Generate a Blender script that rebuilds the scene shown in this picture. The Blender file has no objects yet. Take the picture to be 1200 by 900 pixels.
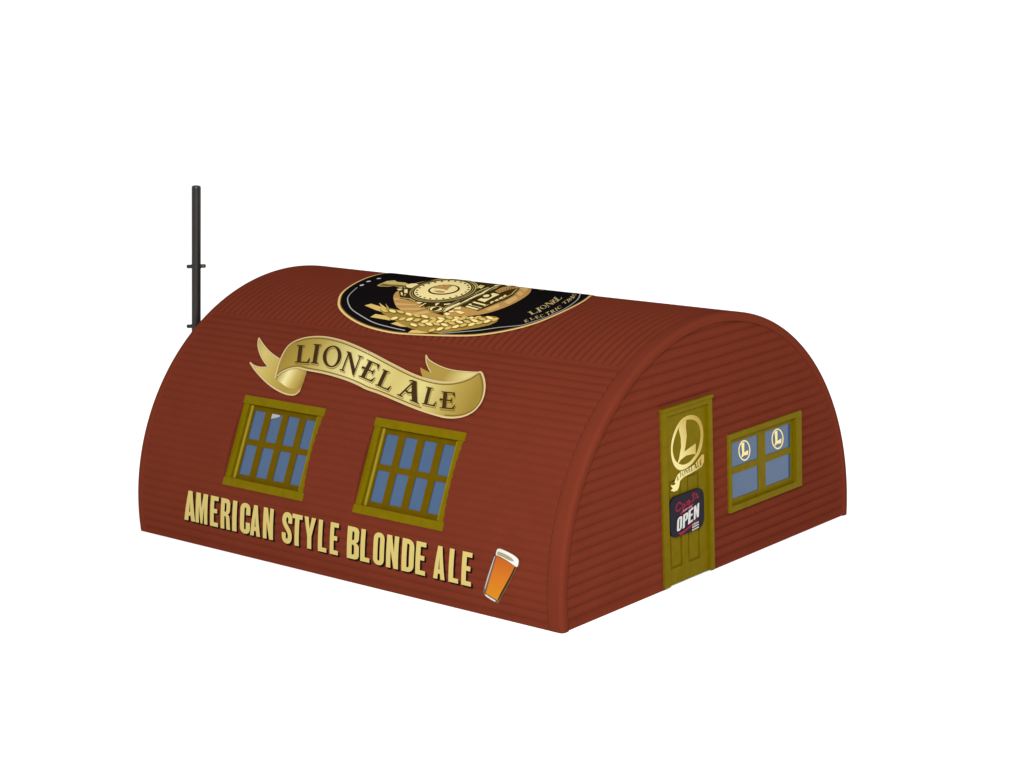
import bpy, bmesh, math
from mathutils import Vector, Matrix
from mathutils.geometry import delaunay_2d_cdt

# ---------------------------------------------------------------- surface outlines
# printed artwork, measured on the hut's own surfaces: (x, s) on the curved side / roof
# (x along the hut, s = arc length from the ridge), (y, z) on the end wall
ART = {
 'banner_front': [[-8.997,-4.185],[-9.105,-3.914],[-9.201,-3.575],[-9.216,-3.315],[-9.122,-3.157],[-8.92,-3.03],[-8.616,-2.947],[-8.266,-2.924],[-7.766,-2.967],[-7.225,-3.07],[-6.829,-3.163],[-6.834,-3.158],[-6.513,-3.243],[-6.118,-3.349],[-5.733,-3.448],[-5.359,-3.54],[-5.009,-3.605],[-4.68,-3.642],[-4.375,-3.649],[-4.101,-3.613],[-3.863,-3.526],[-3.705,-3.413],[-3.586,-3.266],[-3.461,-3.32],[-3.27,-3.519],[-3.142,-3.732],[-3.087,-3.934],[-3.117,-4.117],[-3.215,-4.248],[-3.391,-4.349],[-3.622,-4.406],[-3.847,-4.423],[-4.22,-4.391],[-4.541,-4.353],[-4.871,-4.303],[-5.212,-4.243],[-5.558,-4.18],[-5.905,-4.122],[-6.247,-4.079],[-6.469,-4.028],[-6.763,-3.97],[-7.049,-3.927],[-7.401,-3.888],[-7.745,-3.864],[-8.081,-3.858],[-8.286,-3.852],[-8.499,-3.834],[-8.677,-3.869],[-8.83,-3.94],[-8.936,-4.033],[-8.971,-4.107]],
 'banner_back_left': [[-9.223,-3.683],[-9.493,-3.599],[-9.747,-3.496],[-10.041,-3.347],[-10.285,-3.201],[-10.155,-3.394],[-9.92,-3.61],[-9.665,-3.785],[-9.41,-3.92],[-9.641,-3.961],[-9.864,-3.942],[-10.044,-3.878],[-9.808,-4.02],[-9.541,-4.153],[-9.202,-4.301],[-8.854,-4.416],[-8.543,-4.481],[-8.334,-4.493],[-8.186,-4.461],[-8.115,-4.359],[-8.131,-4.228],[-8.17,-4.043],[-8.26,-3.831],[-8.518,-3.808],[-8.78,-3.727],[-9.128,-3.626]],
 'banner_fold_left': [[-8.975,-4.176],[-8.94,-4.028],[-8.834,-3.935],[-8.679,-3.867],[-8.503,-3.829],[-8.256,-3.836],[-8.17,-4.043],[-8.132,-4.202],[-8.184,-4.302],[-8.323,-4.347],[-8.533,-4.335],[-8.745,-4.268]],
 'banner_back_right': [[-3.582,-3.259],[-3.795,-3.282],[-4.162,-3.306],[-4.47,-3.292],[-4.783,-3.233],[-5.018,-3.161],[-5.152,-3.103],[-5.273,-3.011],[-5.132,-3.193],[-4.969,-3.334],[-4.816,-3.444],[-4.954,-3.42],[-5.088,-3.381],[-5.194,-3.352],[-5.093,-3.469],[-4.965,-3.579],[-4.661,-3.67],[-4.358,-3.674],[-4.081,-3.644],[-3.841,-3.56],[-3.678,-3.452]],
 'banner_edge_top': [[-8.997,-4.185],[-9.105,-3.914],[-9.201,-3.575],[-9.216,-3.315],[-9.122,-3.157],[-8.92,-3.03],[-8.616,-2.947],[-8.266,-2.924],[-7.766,-2.967],[-7.225,-3.07],[-6.829,-3.163],[-6.834,-3.158],[-6.513,-3.243],[-6.118,-3.349],[-5.733,-3.448],[-5.359,-3.54],[-5.009,-3.605],[-4.68,-3.642],[-4.375,-3.649],[-4.101,-3.613],[-3.863,-3.526],[-3.705,-3.413],[-3.586,-3.266],[-3.461,-3.32],[-3.27,-3.519],[-3.142,-3.732],[-3.087,-3.934],[-3.117,-4.117],[-3.215,-4.248],[-3.391,-4.349],[-3.622,-4.406],[-3.847,-4.423]],
 'banner_edge_bottom': [[-3.847,-4.423],[-4.22,-4.391],[-4.541,-4.353],[-4.871,-4.303],[-5.212,-4.243],[-5.558,-4.18],[-5.905,-4.122],[-6.247,-4.079],[-6.469,-4.028],[-6.763,-3.97],[-7.049,-3.927],[-7.401,-3.888],[-7.745,-3.864],[-8.081,-3.858],[-8.286,-3.852],[-8.499,-3.834],[-8.677,-3.869],[-8.83,-3.94],[-8.936,-4.033],[-8.971,-4.107]],
 'banner_letters': [['L',[[-8.69,-3.721],[-8.252,-3.689],[-8.977,-3.26]]],['I',[[-8.224,-3.682],[-7.989,-3.671],[-8.521,-3.165]]],['O',[[-7.875,-3.699],[-7.315,-3.693],[-8.181,-3.15]]],['N',[[-7.292,-3.735],[-6.711,-3.828],[-7.443,-3.228]]],['E',[[-6.669,-3.814],[-6.163,-3.916],[-6.725,-3.365]]],['L',[[-6.072,-3.958],[-5.602,-4.049],[-6.132,-3.548]]],['A',[[-5.294,-4.117],[-4.654,-4.235],[-5.398,-3.654]]],['L',[[-4.565,-4.218],[-4.175,-4.235],[-4.69,-3.811]]],['E',[[-4.049,-4.248],[-3.639,-4.228],[-4.235,-3.865]]]],
 'slogan': [['A',-10.898,-10.517],['M',-10.517,-10.109],['E',-10.028,-9.759],['R',-9.683,-9.359],['I',-9.297,-9.152],['C',-9.051,-8.715],['A',-8.724,-8.392],['N',-8.314,-7.986],['S',-7.723,-7.396],['T',-7.417,-7.092],['Y',-7.051,-6.688],['L',-6.611,-6.346],['E',-6.256,-6.002],['B',-5.75,-5.385],['L',-5.354,-5.079],['O',-4.986,-4.664],['N',-4.614,-4.262],['D',-4.178,-3.826],['E',-3.789,-3.508],['A',-3.297,-2.972],['L',-2.881,-2.608],['E',-2.536,-2.266]],
 'pint_glass': [[-1.66,-6.92],[-1.645,-6.85],[-1.607,-6.802],[-1.543,-6.786],[-1.408,-6.811],[-1.228,-6.848],[-1.114,-6.888],[-1.048,-6.935],[-1.033,-6.999],[-1.05,-7.061],[-1.085,-7.092],[-1.153,-7.221],[-1.256,-7.409],[-1.366,-7.6],[-1.482,-7.76],[-1.556,-7.896],[-1.613,-7.907],[-1.754,-7.863],[-1.885,-7.817],[-1.961,-7.761],[-1.946,-7.688],[-1.853,-7.446],[-1.749,-7.189],[-1.685,-7.009]],
 'pint_foam': [[-1.631,-6.941],[-1.627,-6.856],[-1.574,-6.802],[-1.407,-6.819],[-1.227,-6.856],[-1.102,-6.902],[-1.051,-6.949],[-1.056,-7.037],[-1.085,-7.083],[-1.163,-7.063],[-1.321,-7.006],[-1.479,-6.965],[-1.58,-6.944]],
 'pint_foam_shade': [[-1.593,-6.926],[-1.588,-6.866],[-1.488,-6.871],[-1.332,-6.899],[-1.218,-6.938],[-1.169,-6.989],[-1.324,-6.978],[-1.459,-6.945]],
 'pint_beer': [[-1.615,-6.967],[-1.477,-6.982],[-1.32,-7.023],[-1.14,-7.084],[-1.238,-7.27],[-1.365,-7.479],[-1.501,-7.694],[-1.586,-7.84],[-1.706,-7.81],[-1.882,-7.755],[-1.82,-7.579],[-1.722,-7.304]],
 'pint_beer_side': [[-1.14,-7.084],[-1.107,-7.087],[-1.194,-7.271],[-1.321,-7.489],[-1.457,-7.694],[-1.552,-7.834],[-1.586,-7.84],[-1.501,-7.694],[-1.365,-7.479],[-1.238,-7.27]],
 'pint_base': [[-1.917,-7.785],[-1.872,-7.776],[-1.751,-7.819],[-1.631,-7.854],[-1.644,-7.886],[-1.754,-7.86],[-1.863,-7.822]],
 'pint_glint': [[-1.676,-6.982],[-1.651,-6.961],[-1.716,-7.183],[-1.819,-7.475],[-1.889,-7.661],[-1.912,-7.665],[-1.842,-7.444],[-1.749,-7.189]],
 'emblem_rim': [[-10.151,1.126],[-9.886,0.578],[-9.715,-0.015],[-9.581,-0.568],[-9.476,-1.021],[-9.34,-1.373],[-9.095,-1.686],[-8.857,-1.915],[-8.359,-2.19],[-7.615,-2.432],[-6.811,-2.523],[-6.212,-2.508],[-4.796,-2.345],[-4.21,-2.178],[-3.708,-1.92],[-3.309,-1.547],[-3.111,-0.94],[-3.179,-0.229],[-3.529,0.446],[-4,1.127]],
 'emblem_oval': [[-7.796,-1.207],[-7.558,-1.425],[-7.304,-1.619],[-7.03,-1.73],[-6.786,-1.81],[-6.521,-1.869],[-6.209,-1.888],[-5.825,-1.848],[-5.46,-1.695],[-5.263,-1.638],[-4.992,-1.526],[-4.769,-1.333],[-4.629,-1.046],[-4.607,-0.709],[-4.706,-0.318],[-4.923,0.096],[-5.307,0.578],[-5.848,1.127],[-5.949,1.125],[-7.921,1.127],[-8.144,1.126],[-8.367,1.127],[-8.142,0.605],[-8.027,0.206],[-8.082,-0.197],[-8.003,-0.806],[-7.943,-1.006]],
 'emblem_loco_dark': [[-8.051,-0.767],[-8.094,-0.459],[-7.99,-0.2],[-8.003,0.181],[-7.855,0.351],[-7.416,0.468],[-7.655,1.127],[-7.182,1.127],[-6.818,1.127],[-6.279,1.126],[-5.581,0.494],[-5.034,-0.361],[-4.983,-0.696],[-5.022,-1.041],[-5.129,-1.368],[-5.354,-1.307],[-5.607,-1.272],[-5.862,-1.237],[-6.121,-1.201],[-5.81,-1.39],[-5.833,-1.6],[-5.856,-1.716],[-6.215,-1.641],[-6.486,-1.527],[-6.914,-1.291],[-7.255,-1.248],[-7.552,-1.234]],
 'emblem_ringA': [[-6.33,-0.021],[-6.186,-0.186],[-6.077,-0.343],[-6.001,-0.489],[-5.957,-0.626],[-5.945,-0.751],[-5.962,-0.865],[-6.006,-0.968],[-6.074,-1.057],[-6.163,-1.133],[-6.269,-1.196],[-6.39,-1.244],[-6.521,-1.278],[-6.659,-1.297],[-6.8,-1.301],[-6.94,-1.289],[-7.078,-1.263],[-7.209,-1.221],[-7.331,-1.164],[-7.443,-1.093],[-7.542,-1.008],[-7.628,-0.909],[-7.7,-0.797],[-7.759,-0.672],[-7.804,-0.536],[-7.838,-0.389],[-7.863,-0.232],[-7.879,-0.066],[-7.891,0.11],[-7.901,0.294],[-7.915,0.489],[-7.94,0.697],[-8.012,0.954],[-8.011,1.127],[-7.861,1.127],[-7.64,1.034],[-7.256,0.741],[-6.968,0.53],[-6.721,0.337],[-6.508,0.153]],
 'emblem_ringB': [[-6.354,-0.059],[-6.222,-0.212],[-6.12,-0.357],[-6.049,-0.495],[-6.008,-0.623],[-5.996,-0.742],[-6.012,-0.851],[-6.052,-0.948],[-6.115,-1.033],[-6.199,-1.106],[-6.298,-1.166],[-6.412,-1.212],[-6.535,-1.244],[-6.665,-1.262],[-6.798,-1.266],[-6.931,-1.255],[-7.061,-1.229],[-7.185,-1.189],[-7.301,-1.135],[-7.407,-1.067],[-7.502,-0.986],[-7.583,-0.892],[-7.652,-0.785],[-7.708,-0.667],[-7.751,-0.539],[-7.782,-0.401],[-7.803,-0.255],[-7.815,-0.101],[-7.82,0.058],[-7.82,0.221],[-7.814,0.384],[-7.802,0.542],[-7.776,0.684],[-7.716,0.782],[-7.585,0.792],[-7.381,0.708],[-7.149,0.573],[-6.919,0.419],[-6.705,0.258],[-6.516,0.098]],
 'emblem_ringC': [[-6.368,-0.081],[-6.242,-0.226],[-6.145,-0.365],[-6.077,-0.498],[-6.037,-0.622],[-6.025,-0.737],[-6.04,-0.842],[-6.079,-0.937],[-6.139,-1.019],[-6.219,-1.09],[-6.315,-1.148],[-6.424,-1.193],[-6.543,-1.225],[-6.669,-1.242],[-6.797,-1.246],[-6.926,-1.235],[-7.052,-1.21],[-7.172,-1.171],[-7.284,-1.118],[-7.387,-1.052],[-7.479,-0.973],[-7.558,-0.882],[-7.625,-0.779],[-7.679,-0.665],[-7.72,-0.54],[-7.75,-0.408],[-7.769,-0.267],[-7.779,-0.121],[-7.781,0.03],[-7.775,0.182],[-7.762,0.331],[-7.738,0.47],[-7.695,0.588],[-7.619,0.662],[-7.49,0.669],[-7.311,0.607],[-7.106,0.497],[-6.897,0.363],[-6.699,0.217],[-6.521,0.068]],
 'emblem_ringD': [[-6.394,-0.118],[-6.278,-0.25],[-6.189,-0.379],[-6.125,-0.503],[-6.088,-0.619],[-6.076,-0.728],[-6.089,-0.827],[-6.125,-0.917],[-6.181,-0.995],[-6.256,-1.062],[-6.345,-1.117],[-6.447,-1.16],[-6.558,-1.19],[-6.676,-1.207],[-6.796,-1.21],[-6.917,-1.2],[-7.036,-1.176],[-7.149,-1.139],[-7.255,-1.089],[-7.352,-1.026],[-7.439,-0.951],[-7.514,-0.864],[-7.577,-0.767],[-7.628,-0.659],[-7.667,-0.543],[-7.694,-0.419],[-7.711,-0.289],[-7.717,-0.154],[-7.714,-0.018],[-7.702,0.117],[-7.679,0.245],[-7.642,0.36],[-7.584,0.452],[-7.499,0.505],[-7.377,0.511],[-7.223,0.467],[-7.047,0.383],[-6.867,0.273],[-6.692,0.148],[-6.533,0.016]],
 'emblem_face': [[-6.417,-0.148],[-6.31,-0.271],[-6.226,-0.391],[-6.167,-0.507],[-6.132,-0.617],[-6.12,-0.72],[-6.132,-0.814],[-6.165,-0.899],[-6.218,-0.974],[-6.287,-1.038],[-6.371,-1.091],[-6.467,-1.131],[-6.572,-1.16],[-6.682,-1.176],[-6.796,-1.179],[-6.91,-1.169],[-7.022,-1.146],[-7.13,-1.111],[-7.23,-1.063],[-7.322,-1.003],[-7.405,-0.932],[-7.476,-0.849],[-7.536,-0.757],[-7.584,-0.655],[-7.621,-0.545],[-7.646,-0.429],[-7.661,-0.307],[-7.665,-0.183],[-7.659,-0.058],[-7.642,0.064],[-7.613,0.178],[-7.57,0.278],[-7.507,0.354],[-7.42,0.398],[-7.305,0.403],[-7.165,0.367],[-7.009,0.297],[-6.847,0.203],[-6.69,0.093],[-6.544,-0.026]],
 'emblem_bolts': [[[-6.421,-0.176],[-6.4,-0.219],[-6.428,-0.231],[-6.476,-0.2],[-6.497,-0.155],[-6.47,-0.143]],[[-6.271,-0.36],[-6.256,-0.398],[-6.284,-0.409],[-6.328,-0.381],[-6.345,-0.343],[-6.316,-0.332]],[[-6.18,-0.538],[-6.168,-0.572],[-6.197,-0.581],[-6.239,-0.557],[-6.251,-0.523],[-6.222,-0.513]],[[-6.15,-0.701],[-6.14,-0.732],[-6.17,-0.74],[-6.21,-0.718],[-6.219,-0.687],[-6.189,-0.678]],[[-6.177,-0.842],[-6.17,-0.871],[-6.2,-0.879],[-6.238,-0.858],[-6.246,-0.829],[-6.215,-0.821]],[[-6.255,-0.959],[-6.249,-0.986],[-6.28,-0.994],[-6.317,-0.974],[-6.323,-0.947],[-6.292,-0.939]],[[-6.375,-1.047],[-6.37,-1.073],[-6.402,-1.081],[-6.438,-1.062],[-6.443,-1.035],[-6.412,-1.028]],[[-6.526,-1.104],[-6.521,-1.13],[-6.553,-1.137],[-6.589,-1.119],[-6.593,-1.093],[-6.562,-1.085]],[[-6.695,-1.129],[-6.69,-1.154],[-6.722,-1.161],[-6.758,-1.143],[-6.762,-1.118],[-6.731,-1.11]],[[-6.87,-1.12],[-6.865,-1.146],[-6.897,-1.153],[-6.933,-1.135],[-6.938,-1.109],[-6.906,-1.101]],[[-7.04,-1.078],[-7.035,-1.104],[-7.066,-1.111],[-7.103,-1.093],[-7.108,-1.066],[-7.077,-1.059]],[[-7.195,-1.003],[-7.189,-1.03],[-7.221,-1.038],[-7.258,-1.019],[-7.264,-0.991],[-7.233,-0.983]],[[-7.327,-0.898],[-7.32,-0.926],[-7.352,-0.934],[-7.39,-0.914],[-7.398,-0.885],[-7.367,-0.877]],[[-7.433,-0.765],[-7.423,-0.795],[-7.455,-0.804],[-7.495,-0.782],[-7.504,-0.751],[-7.473,-0.742]],[[-7.508,-0.607],[-7.496,-0.641],[-7.526,-0.65],[-7.569,-0.626],[-7.581,-0.592],[-7.551,-0.583]],[[-7.553,-0.432],[-7.537,-0.469],[-7.567,-0.479],[-7.612,-0.452],[-7.628,-0.415],[-7.598,-0.405]],[[-7.568,-0.246],[-7.547,-0.287],[-7.576,-0.299],[-7.625,-0.269],[-7.645,-0.226],[-7.617,-0.214]],[[-7.554,-0.059],[-7.527,-0.107],[-7.555,-0.12],[-7.607,-0.086],[-7.634,-0.036],[-7.608,-0.023]],[[-7.508,0.111],[-7.474,0.055],[-7.5,0.04],[-7.557,0.08],[-7.592,0.138],[-7.568,0.154]],[[-7.421,0.24],[-7.381,0.177],[-7.404,0.16],[-7.467,0.206],[-7.509,0.271],[-7.487,0.29]],[[-7.281,0.299],[-7.237,0.232],[-7.26,0.214],[-7.324,0.262],[-7.371,0.333],[-7.35,0.353]],[[-7.083,0.27],[-7.042,0.204],[-7.065,0.188],[-7.128,0.234],[-7.172,0.302],[-7.151,0.321]],[[-6.851,0.162],[-6.817,0.104],[-6.841,0.088],[-6.899,0.13],[-6.936,0.19],[-6.913,0.207]],[[-6.621,0.004],[-6.594,-0.046],[-6.62,-0.059],[-6.672,-0.023],[-6.701,0.028],[-6.675,0.042]]],
 'emblem_hub_ring': [[-6.561,-0.356],[-6.513,-0.412],[-6.476,-0.47],[-6.449,-0.528],[-6.434,-0.585],[-6.432,-0.639],[-6.44,-0.69],[-6.46,-0.736],[-6.491,-0.777],[-6.53,-0.813],[-6.578,-0.842],[-6.632,-0.864],[-6.692,-0.879],[-6.755,-0.887],[-6.819,-0.887],[-6.884,-0.879],[-6.948,-0.865],[-7.01,-0.843],[-7.067,-0.814],[-7.12,-0.779],[-7.166,-0.737],[-7.206,-0.69],[-7.238,-0.639],[-7.262,-0.584],[-7.278,-0.527],[-7.285,-0.468],[-7.284,-0.41],[-7.273,-0.353],[-7.254,-0.299],[-7.226,-0.251],[-7.19,-0.209],[-7.145,-0.176],[-7.092,-0.154],[-7.031,-0.143],[-6.966,-0.143],[-6.895,-0.155],[-6.823,-0.179],[-6.752,-0.212],[-6.682,-0.254],[-6.618,-0.302]],
 'emblem_hub': [[-6.598,-0.383],[-6.559,-0.429],[-6.528,-0.477],[-6.507,-0.525],[-6.496,-0.573],[-6.495,-0.619],[-6.503,-0.662],[-6.521,-0.702],[-6.548,-0.738],[-6.582,-0.769],[-6.623,-0.795],[-6.67,-0.815],[-6.721,-0.829],[-6.775,-0.836],[-6.831,-0.837],[-6.886,-0.832],[-6.941,-0.82],[-6.993,-0.803],[-7.042,-0.779],[-7.086,-0.749],[-7.125,-0.715],[-7.158,-0.676],[-7.184,-0.633],[-7.203,-0.587],[-7.215,-0.54],[-7.219,-0.491],[-7.215,-0.442],[-7.203,-0.395],[-7.184,-0.351],[-7.158,-0.311],[-7.124,-0.277],[-7.084,-0.249],[-7.038,-0.23],[-6.986,-0.219],[-6.93,-0.218],[-6.871,-0.227],[-6.812,-0.244],[-6.753,-0.269],[-6.696,-0.302],[-6.644,-0.34]],
 'emblem_hub_mark': [[-7.206,-0.527],[-7.241,-0.341],[-7.105,-0.382],[-7.126,-0.187],[-6.887,-0.247],[-6.838,-0.402],[-6.72,-0.599],[-6.879,-0.543],[-7.008,-0.542],[-7.146,-0.556]],
 'emblem_hub_mark_low': [[-7.027,-0.718],[-6.895,-0.663],[-6.701,-0.677],[-6.677,-0.76],[-6.828,-0.781]],
 'emblem_stack': [[-8.782,-0.713],[-8.812,-0.596],[-8.82,-0.473],[-8.85,-0.329],[-8.727,-0.201],[-8.538,-0.302],[-8.305,-0.288],[-8.076,-0.386],[-8.014,-0.541],[-8.21,-0.66],[-8.336,-0.599],[-8.436,-0.703],[-8.673,-0.737]],
 'emblem_stack_shade': [[-8.75,-0.693],[-8.749,-0.546],[-8.534,-0.558],[-8.37,-0.519],[-8.147,-0.497],[-8.023,-0.532],[-8.227,-0.642],[-8.345,-0.59],[-8.453,-0.686]],
 'emblem_cream': [[[-7.797,-0.371],[-7.774,-0.397],[-7.754,-0.424],[-7.739,-0.451],[-7.729,-0.478],[-7.724,-0.504],[-7.724,-0.529],[-7.729,-0.551],[-7.738,-0.571],[-7.752,-0.588],[-7.771,-0.602],[-7.792,-0.612],[-7.817,-0.618],[-7.844,-0.621],[-7.872,-0.62],[-7.901,-0.614],[-7.931,-0.606],[-7.96,-0.593],[-7.988,-0.577],[-8.015,-0.558],[-8.039,-0.537],[-8.06,-0.513],[-8.079,-0.487],[-8.093,-0.46],[-8.104,-0.433],[-8.11,-0.405],[-8.113,-0.379],[-8.11,-0.354],[-8.103,-0.331],[-8.092,-0.311],[-8.077,-0.294],[-8.057,-0.282],[-8.034,-0.274],[-8.007,-0.271],[-7.978,-0.273],[-7.947,-0.279],[-7.916,-0.29],[-7.884,-0.305],[-7.853,-0.324],[-7.824,-0.346]],[[-8.15,-0.676],[-8.038,-0.609],[-7.892,-0.668],[-8.007,-0.755]],[[-8.095,-0.779],[-8.057,-0.726],[-7.898,-0.777],[-7.964,-0.846]],[[-7.906,-0.78],[-7.825,-0.715],[-7.596,-0.944],[-7.711,-0.949]],[[-7.845,-0.912],[-7.708,-0.971],[-7.564,-1.036],[-7.551,-1.119],[-7.695,-1.058]],[[-7.397,-1.096],[-7.481,-0.961],[-7.464,-0.887],[-7.378,-1.07],[-7.066,-1.266],[-7.081,-1.296],[-7.268,-1.211]],[[-6.986,-1.306],[-6.819,-1.301],[-6.792,-1.377],[-6.904,-1.371]],[[-6.731,-1.327],[-6.692,-1.3],[-6.669,-1.512],[-6.737,-1.508]],[[-6.435,-1.302],[-6.417,-1.181],[-6.367,-1.19],[-6.347,-1.376]],[[-6.223,-1.255],[-6.078,-1.184],[-6.068,-1.241],[-6.163,-1.299]],[[-5.922,-1.617],[-5.986,-1.426],[-5.9,-1.102],[-5.835,-1.128],[-5.89,-1.511]],[[-5.793,-1.386],[-5.69,-1.291],[-5.595,-1.398],[-5.735,-1.427]],[[-5.83,-1.533],[-5.749,-1.482],[-5.663,-1.533],[-5.744,-1.583]],[[-5.826,-1.679],[-5.785,-1.607],[-5.678,-1.635],[-5.708,-1.72]],[[-5.761,-1.394],[-5.772,-1.254],[-5.725,-0.972],[-5.742,-0.482],[-5.961,0.176],[-6.292,0.74],[-6.407,0.769],[-6.164,0.344],[-5.878,-0.415],[-5.846,-0.976],[-5.841,-1.323]],[[-6,-1.506],[-5.984,-1.241],[-5.947,-0.893],[-5.93,-0.523],[-6.088,0.093],[-6.17,0.127],[-6.02,-0.48],[-6.012,-0.932],[-6.078,-1.417]],[[-5.576,-1.266],[-5.151,-1.342],[-5.149,-1.289],[-5.582,-1.202]],[[-5.6,-1.154],[-5.14,-1.242],[-5.147,-1.178],[-5.595,-1.09]],[[-5.589,-1.027],[-5.155,-1.113],[-5.161,-1.05],[-5.594,-0.966]],[[-5.585,-0.865],[-5.315,-0.932],[-5.383,-0.37],[-5.616,-0.318]],[[-5.183,-0.914],[-5.086,-0.954],[-5.087,-0.856],[-5.177,-0.823]],[[-5.156,-0.806],[-5.08,-0.831],[-5.089,-0.715],[-5.176,-0.678]],[[-5.166,-0.656],[-5.092,-0.678],[-5.11,-0.552],[-5.197,-0.51]],[[-5.178,-0.504],[-5.107,-0.523],[-5.145,-0.402],[-5.246,-0.343]],[[-5.662,-1.52],[-5.426,-1.592],[-5.365,-1.52],[-5.588,-1.463]],[[-5.865,-1.658],[-5.701,-1.703],[-5.695,-1.625],[-5.845,-1.596]],[[-6.292,0.457],[-6.408,0.755],[-6.22,0.575],[-6.098,0.299]],[[-6.222,0.747],[-6.381,1.125],[-6.279,1.127],[-5.952,0.559]],[[-6.399,0.017],[-6.557,0.3],[-6.384,0.251],[-6.203,-0.058]]],
 'emblem_tan': [[[-5.7,-0.169],[-5.465,-0.293],[-5.613,0.515],[-5.945,0.749],[-5.944,0.381]],[[-6.414,0.117],[-6.472,0.236],[-6.365,0.18],[-6.285,0.031]]],
 'emblem_slits': [[[-5.5,-0.254],[-5.471,-0.269],[-5.682,-0.078],[-5.706,-0.068]],[[-5.504,-0.171],[-5.475,-0.187],[-5.696,0.032],[-5.721,0.043]],[[-5.514,-0.082],[-5.483,-0.1],[-5.721,0.154],[-5.748,0.167]],[[-5.53,0.013],[-5.498,-0.006],[-5.762,0.295],[-5.79,0.31]],[[-5.553,0.117],[-5.52,0.097],[-5.828,0.465],[-5.86,0.484]],[[-5.588,0.234],[-5.552,0.211],[-5.951,0.698],[-5.993,0.729]],[[-5.638,0.369],[-5.598,0.341],[-6.243,1.127],[-6.259,1.127]]],
 'emblem_plate_ring': [[-5.48,-0.51],[-5.441,-0.559],[-5.416,-0.61],[-5.406,-0.659],[-5.412,-0.701],[-5.433,-0.733],[-5.466,-0.752],[-5.509,-0.756],[-5.556,-0.746],[-5.603,-0.722],[-5.647,-0.686],[-5.683,-0.64],[-5.708,-0.59],[-5.72,-0.538],[-5.718,-0.492],[-5.701,-0.455],[-5.671,-0.433],[-5.629,-0.427],[-5.579,-0.44],[-5.528,-0.468]],
 'emblem_plate_dot': [[-5.514,-0.548],[-5.489,-0.582],[-5.475,-0.618],[-5.475,-0.651],[-5.489,-0.675],[-5.513,-0.688],[-5.545,-0.688],[-5.579,-0.675],[-5.61,-0.65],[-5.634,-0.617],[-5.648,-0.581],[-5.649,-0.547],[-5.638,-0.521],[-5.614,-0.507],[-5.582,-0.507],[-5.547,-0.522]],
 'emblem_wheel_ring': [[-6.002,-1.486],[-5.987,-1.506],[-5.978,-1.526],[-5.974,-1.547],[-5.977,-1.567],[-5.985,-1.585],[-5.998,-1.602],[-6.017,-1.618],[-6.041,-1.631],[-6.068,-1.641],[-6.099,-1.649],[-6.133,-1.653],[-6.168,-1.655],[-6.205,-1.654],[-6.241,-1.649],[-6.277,-1.642],[-6.311,-1.631],[-6.342,-1.619],[-6.37,-1.603],[-6.394,-1.586],[-6.414,-1.567],[-6.429,-1.548],[-6.438,-1.527],[-6.442,-1.506],[-6.441,-1.486],[-6.433,-1.466],[-6.42,-1.448],[-6.402,-1.432],[-6.38,-1.418],[-6.353,-1.407],[-6.322,-1.399],[-6.288,-1.394],[-6.253,-1.392],[-6.216,-1.394],[-6.179,-1.399],[-6.143,-1.407],[-6.108,-1.418],[-6.076,-1.432],[-6.047,-1.448],[-6.022,-1.466]],
 'emblem_wheel_dark': [[-6.024,-1.49],[-6.011,-1.507],[-6.004,-1.524],[-6.002,-1.541],[-6.005,-1.558],[-6.013,-1.574],[-6.025,-1.588],[-6.043,-1.602],[-6.064,-1.613],[-6.089,-1.622],[-6.117,-1.629],[-6.147,-1.633],[-6.178,-1.635],[-6.211,-1.634],[-6.243,-1.631],[-6.274,-1.625],[-6.304,-1.616],[-6.331,-1.606],[-6.355,-1.593],[-6.376,-1.579],[-6.392,-1.563],[-6.405,-1.547],[-6.412,-1.529],[-6.415,-1.512],[-6.412,-1.495],[-6.404,-1.478],[-6.392,-1.463],[-6.375,-1.449],[-6.354,-1.437],[-6.33,-1.428],[-6.302,-1.42],[-6.272,-1.416],[-6.241,-1.414],[-6.208,-1.415],[-6.176,-1.419],[-6.144,-1.425],[-6.114,-1.434],[-6.086,-1.446],[-6.062,-1.459],[-6.04,-1.474]],
 'emblem_wheel': [[-6.053,-1.496],[-6.044,-1.509],[-6.038,-1.523],[-6.037,-1.537],[-6.039,-1.551],[-6.046,-1.563],[-6.058,-1.575],[-6.072,-1.586],[-6.09,-1.595],[-6.111,-1.603],[-6.135,-1.609],[-6.16,-1.612],[-6.186,-1.614],[-6.213,-1.613],[-6.239,-1.611],[-6.265,-1.606],[-6.29,-1.6],[-6.312,-1.591],[-6.332,-1.581],[-6.349,-1.57],[-6.362,-1.557],[-6.372,-1.544],[-6.378,-1.53],[-6.379,-1.516],[-6.376,-1.502],[-6.37,-1.489],[-6.359,-1.477],[-6.345,-1.466],[-6.327,-1.456],[-6.306,-1.448],[-6.283,-1.442],[-6.258,-1.438],[-6.232,-1.437],[-6.205,-1.437],[-6.178,-1.44],[-6.152,-1.445],[-6.127,-1.452],[-6.104,-1.461],[-6.084,-1.471],[-6.067,-1.483]],
 'emblem_rays': [[[-7.771,-1.222],[-7.379,-1.255],[-7.225,-1.281],[-7.651,-1.333]],[[-7.521,-1.454],[-6.936,-1.407],[-6.809,-1.453],[-7.411,-1.538]],[[-7.228,-1.654],[-6.643,-1.541],[-6.483,-1.578],[-7.091,-1.71]],[[-6.768,-1.807],[-6.409,-1.613],[-6.215,-1.641],[-6.533,-1.856]],[[-5.587,0.486],[-5.807,0.965],[-5.404,0.617],[-5.019,0.039]],[[-5.359,0.256],[-4.966,-0.05],[-4.824,-0.322],[-5.058,-0.196]],[[-4.898,-0.793],[-4.988,-0.302],[-4.727,-0.517],[-4.661,-0.897]],[[-5.012,-1.277],[-4.937,-0.915],[-4.749,-1.075],[-4.841,-1.305]]],
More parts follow.
